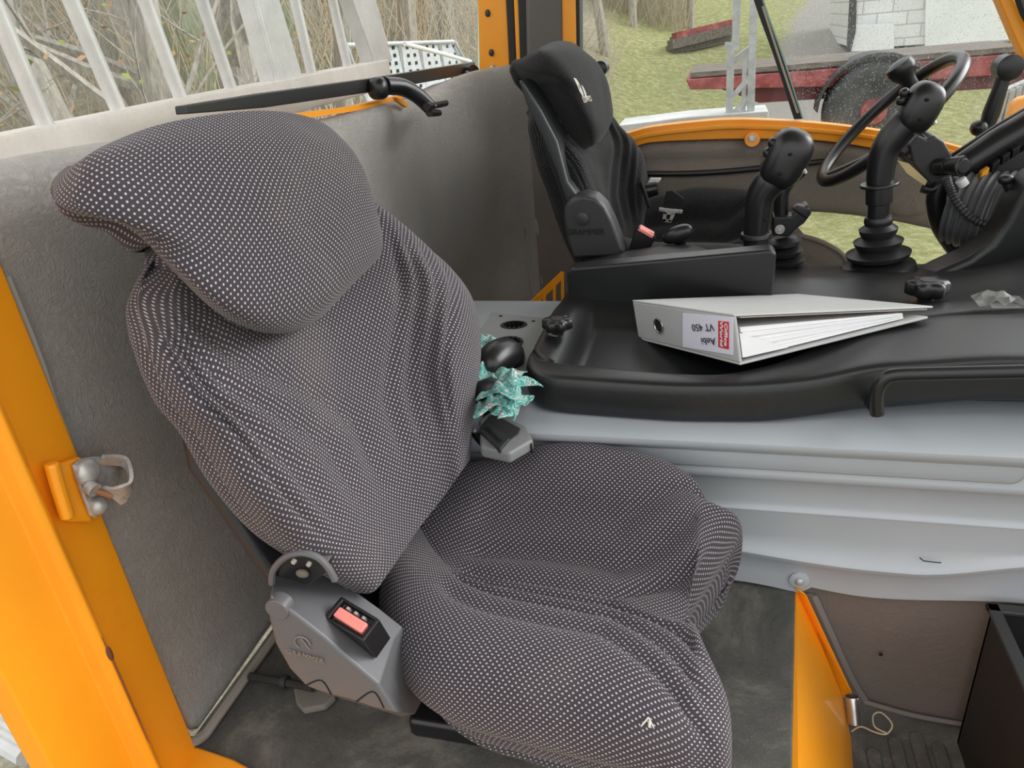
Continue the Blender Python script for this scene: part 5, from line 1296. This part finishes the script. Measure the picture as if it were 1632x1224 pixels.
# galvanised perforated steps beyond
gst=empty('galvanised_steps',X(-1.9,650,140),'galvanised perforated step plates seen through the rear window','steps')
xg=-1.9
for k in range(5):
    x0=566+k*32; mb=MB(); a=[X(xg,*p) for p in ((x0+10,72-k*1),(x0+34,70-k*1),(x0+56,165),(x0+22,170))]
    mb.prism(a,V((-.02,0,0))); st_=obj('step_plate',mb,GALV,gst,bevel=.002)
    mb=MB()
    for r2 in range(8):
        for c2 in range(2):
            t=(r2+.5)/8; s2=.3+.4*c2; p=(a[0]+(a[3]-a[0])*t)*(1-s2)+(a[1]+(a[2]-a[1])*t)*s2; mb.obox(p+V((.002,0,0)),(.002,0,0),(0,.018,0),(0,0,.010))
    pf=obj('perforations',mb,BLACKV,st_); pf['kind']='stuff'
mb=MB(); mb.tube([X(xg+.02,552,72),X(xg+.02,722,66)],.012,8); mb.tube([X(xg+.02,552,72),X(xg+.02,590,180)],.012,8); mb.tube([X(xg+.02,724,66),X(xg+.02,760,130)],.012,8); obj('frame',mb,GALV,gst)
mb=MB(); mb.tube([X(-1.2,645,70),X(-1.2,700,84),X(-1.2,750,98)],.009,8); tag(obj('white_rod',mb,WHITE),'thin white rod slanting across the galvanised steps','rod')

# ---- white metal ladder frame and concrete slab seen through the far window
ld=empty('metal_guard_frame',Y(3.6,1180,190),'white galvanised guard frame standing outside the far door','frame'); yl_=3.6
for a,b,w in (((1165,70),(1162,190),.022),((1176,-60),(1172,80),.022),((1203,-60),(1196,190),.022),((1188,80),(1184,188),.014)):
    mb=MB(); A1=Y(yl_,*a);B1=Y(yl_,*b); mb.tube([A1,B1],w,4); obj('upright',mb,GALV,ld)
for a,b in (((1165,100),(1202,72)),((1162,160),(1200,118)),((1162,188),(1198,150)),((1155,72),(1168,72))):
    mb=MB(); mb.tube([Y(yl_,*a),Y(yl_,*b)],.016,4); obj('brace',mb,GALV,ld)
mb=MB(); a=[Y(3.55,*p) for p in ((985,200),(1100,186),(1225,177),(1232,215),(985,240))]; a[3].z=a[4].z=-1.0; a[3].x=a[2].x; a[4].x=a[0].x; mb.prism(a,V((0,.25,0))); tag(obj('concrete_kerb',mb,CONC,bevel=.005),'pale concrete edge block directly outside the far door window','kerb')
# ---- timber pile
tm=[((1068,72),(1165,48)),((1066,80),(1160,62)),((1075,60),(1170,38)),((1072,66),(1168,44)),((1070,76),(1165,55))]
for k,(a,b) in enumerate(tm):
    if k==0:
        y_=9.0
        while y_<40 and Y(y_,1068,86).z>ground_h(Y(y_,1068,86).x,y_)+.02: y_+=.1
        yp=y_; kk=yp/13
    mb=MB(); A1=Y(yp+.12*k,*a);B1=Y(yp+.12*k+1.0,*b); mb.tube([A1,B1],.10*kk,4)
    tag(obj('timber_beam',mb,WOOD if k!=2 else REDP,smooth=False),['lowest front beam of the timber pile on the grass','second beam of the timber pile','reddish beam lying on top of the timber pile','upper dark beam of the timber pile','middle beam of the timber pile'][k],'beam','beams in the timber pile beyond the far door')
# ---- red trailer
tr=empty('flatbed_trailer',Y(8.7,1390,190),'old weathered red flatbed trailer parked on the grass','trailer')
yt=8.6
mb=MB(); mb.prism([Y(yt,*p) for p in ((1093,127),(1300,112),(1640,84),(1640,116),(1350,138),(1100,143))],V((0,2.0,0))); obj('side_beam',mb,REDP,tr,bevel=.01)
mb=MB(); mb.prism([Y(yt+.1,*p) for p in ((1150,142),(1350,138),(1640,114),(1640,138),(1400,152),(1210,164))],V((0,.2,0))); obj('chassis_rail',mb,mat('dark_red_paint',(.12,.02,.022),.7),tr)
mb=MB()
for k in range(9):
    mb.box((0,0,0),(0,0,0)) if False else None
for k in range(5):
    a=Y(yt+.05+.24*k,1110,128-0*k); b=Y(yt+.05+.24*k,1640,92); A1=V((a.x,yt+.05+.24*k,a.z));B1=V((b.x,yt+.05+.24*k,b.z)); m2=MB(); z0=Y(yt,1110,124).z; z1=Y(yt,1640,82).z
    xL=Y(yt,1100,127).x; xR=Y(yt,1640,94).x
    m2.prism([V((xL,A1.y,z0)),V((xR,A1.y,z1)),V((xR,A1.y+.22,z1)),V((xL,A1.y+.22,z0))],V((0,0,.05))); o=obj('deck_board',m2,WOOD,tr,smooth=False)
# tyre
tc_=Y(yt-.12,1392,178); rt_=.47
mb=MB(); prof_=[(.0,.24),(.30,.25),(.40,.30),(.46,.40),(.47,.44),(.47,-.0)]
n=36; rings=[]
for dy,r_ in ((0,.27),(-.02,.30),(-.03,.41),(0,.45),(.05,.47),(.20,.47),(.25,.45),(.27,.41),(.26,.27)):
    rings.append([tc_+V((r_*math.cos(2*math.pi*i/n),dy,r_*math.sin(2*math.pi*i/n))) for i in range(n)])
mb.loft(rings); wh_=obj('tyre',mb,TYRE,tr)
mb=MB(); mb.tube([tc_+V((0,.1,0)),tc_+V((0,.01,0)),tc_+V((0,.005,0)),tc_+V((0,.03,0)),tc_+V((0,-.03,0)),tc_+V((0,-.05,0))],[.27,.27,.245,.14,.12,.03],30); obj('wheel_rim',mb,REDP,tr)
mb=MB(); ar=[tc_+V((.53*math.cos(t),-.04,.50*math.sin(t)+.02)) for t in [math.pi*i/14 for i in range(15)]]
mb.loft([[p,p+V((0,.4,0)),p+V((0,.4,.03)),p+V((0,0,.03))] for p in ar]); obj('mudguard',mb,TYRE,tr)
# other half of the deck: stacked dark beams on the trailer
lblk=['weathered plank lying on the trailer deck, nearest','longer weathered plank behind the nearest one on the trailer','short dark block at the left end of the trailer deck']
for k,(a,b,th) in enumerate((((1180,108),(1635,74),.10),((1330,95),(1640,62),.09),((1105,122),(1160,116),.12))):
    mb=MB(); y_=yt+.4+.5*(k%2); A1=Y(y_,*a);B1=Y(y_,*b); mb.prism([A1,B1,B1+V((0,0,-th)),A1+V((0,0,-th))],V((0,.25,0))); tag(obj('plank',mb,WOOD,smooth=False),lblk[k],'plank','planks on the trailer')
# ---- white building
bl=empty('white_building',Y(16,1500,60),'white painted brick building with a large white door behind the trailer','building'); yb_=16
mb=MB(); mb.prism([Y(yb_,*p) for p in ((1372,-150),(1478,-150),(1478,70),(1366,78))],V((0,4,0))); obj('brick_wall',mb,BRICK,bl,smooth=False)
mb=MB(); mb.prism([Y(yb_-.05,*p) for p in ((1478,-150),(1760,-150),(1760,90),(1474,82))],V((0,4,0))); obj('large_door',mb,WPAINT,bl,smooth=False)
mb=MB(); mb.prism([Y(yb_-.3,*p) for p in ((1362,40),(1425,38),(1425,80),(1356,82))],V((0,.2,0))); obj('low_hatch',mb,WPAINT,bl,smooth=False)
mb=MB(); mb.prism([Y(yb_-.35,*p) for p in ((1364,-150),(1370,-150),(1364,50),(1356,82),(1350,82))],V((0,.1,0))); obj('downpipe',mb,SEALR,bl)
# ---- grey loading ramp and orange fender just outside at right
rm=empty('ribbed_ramp',Y(3.4,1590,220),'grey ribbed ramp outside the far door at the right edge','ramp'); yr=3.3
a=[Y(yr,*p) for p in ((1588,150),(1640,128),(1640,215),(1572,228),(1560,220))]
mb=MB(); mb.prism(a,V((0,.05,0))); obj('base',mb,GALV,rm)
for k in range(5):
    mb=MB(); mb.tube([Y(yr-.02,1592+k*11,150-k*4),Y(yr-.02,1568+k*14,222-k*2)],.012,6); obj('rib',mb,GALV,rm)
mb=MB(); mb.prism([Y(3.1,*p) for p in ((1612,172),(1622,158),(1650,150),(1650,230),(1606,205))],V((0,.05,0))); tag(obj('orange_fender',mb,ORANGE,bevel=.01),'orange vehicle fender corner outside beside the ribbed ramp','fender')
# bottom-left outside: ribbed grey tube step and gravel
mb=MB()
for k in range(5):
    a=Z(-.45,-30,1110+k*14); b=Z(-.45,40,1150+k*14); mb.tube([a,b],.022,8)
tag(obj('ribbed_step',mb,CONC),'grey ribbed step outside at the lower left corner','step')

# =================================================================== ROOF OF THE CAB
mb=MB(); mb.box((-.85,.55,1.72),(1.10,2.62,1.76)); struct('ceiling',mb,mat('roof_lining',(.42,.41,.39),.8))  # unseen roof, raised and cut short in front to let light reach the wall
# lower body outside (keeps daylight from coming up through the floor)
mb=MB(); mb.box((.10,1.25,-.35),(1.4,2.55,-.33)); struct('trim_18',mb,MATR)

# =================================================================== LIGHT
w=bpy.data.worlds.new('overcast'); scene.world=w; w.use_nodes=True; nt=w.node_tree; nt.nodes.clear()
out=N(nt,'ShaderNodeOutputWorld'); bg=N(nt,'ShaderNodeBackground')
tc=N(nt,'ShaderNodeTexCoord'); sp=N(nt,'ShaderNodeSeparateXYZ'); nt.links.new(tc.outputs['Generated'],sp.inputs[0])
c_=ramp(nt,sp.outputs[2],[(.0,(.55,.56,.57)),(.12,(.86,.88,.90)),(.6,(1,1,1))])
nt.links.new(c_,bg.inputs[0]); bg.inputs[1].default_value=1.2; nt.links.new(bg.outputs[0],out.inputs[0])
sun=bpy.data.lights.new('daylight','SUN'); sun.energy=1.9; sun.angle=R(40); so=bpy.data.objects.new('daylight',sun); col.objects.link(so)
so.rotation_euler=V((.80,.42,.38)).to_track_quat('Z','Y').to_euler()

# =================================================================== CAMERA
cam=bpy.data.cameras.new('camera'); cam.sensor_width=36; cam.lens=FPX*36/1632; cam.clip_start=.02; cam.clip_end=200
co=bpy.data.objects.new('camera',cam); col.objects.link(co); scene.camera=co
Rw=MT @ Matrix(((1,0,0),(0,-1,0),(0,0,-1)))
co.matrix_world=Matrix.Translation(C0) @ Rw.to_4x4()
scene.view_settings.view_transform='Standard'; scene.view_settings.look='None'; scene.view_settings.gamma=1; scene.view_settings.use_curve_mapping=False
scene.view_settings.exposure=.62
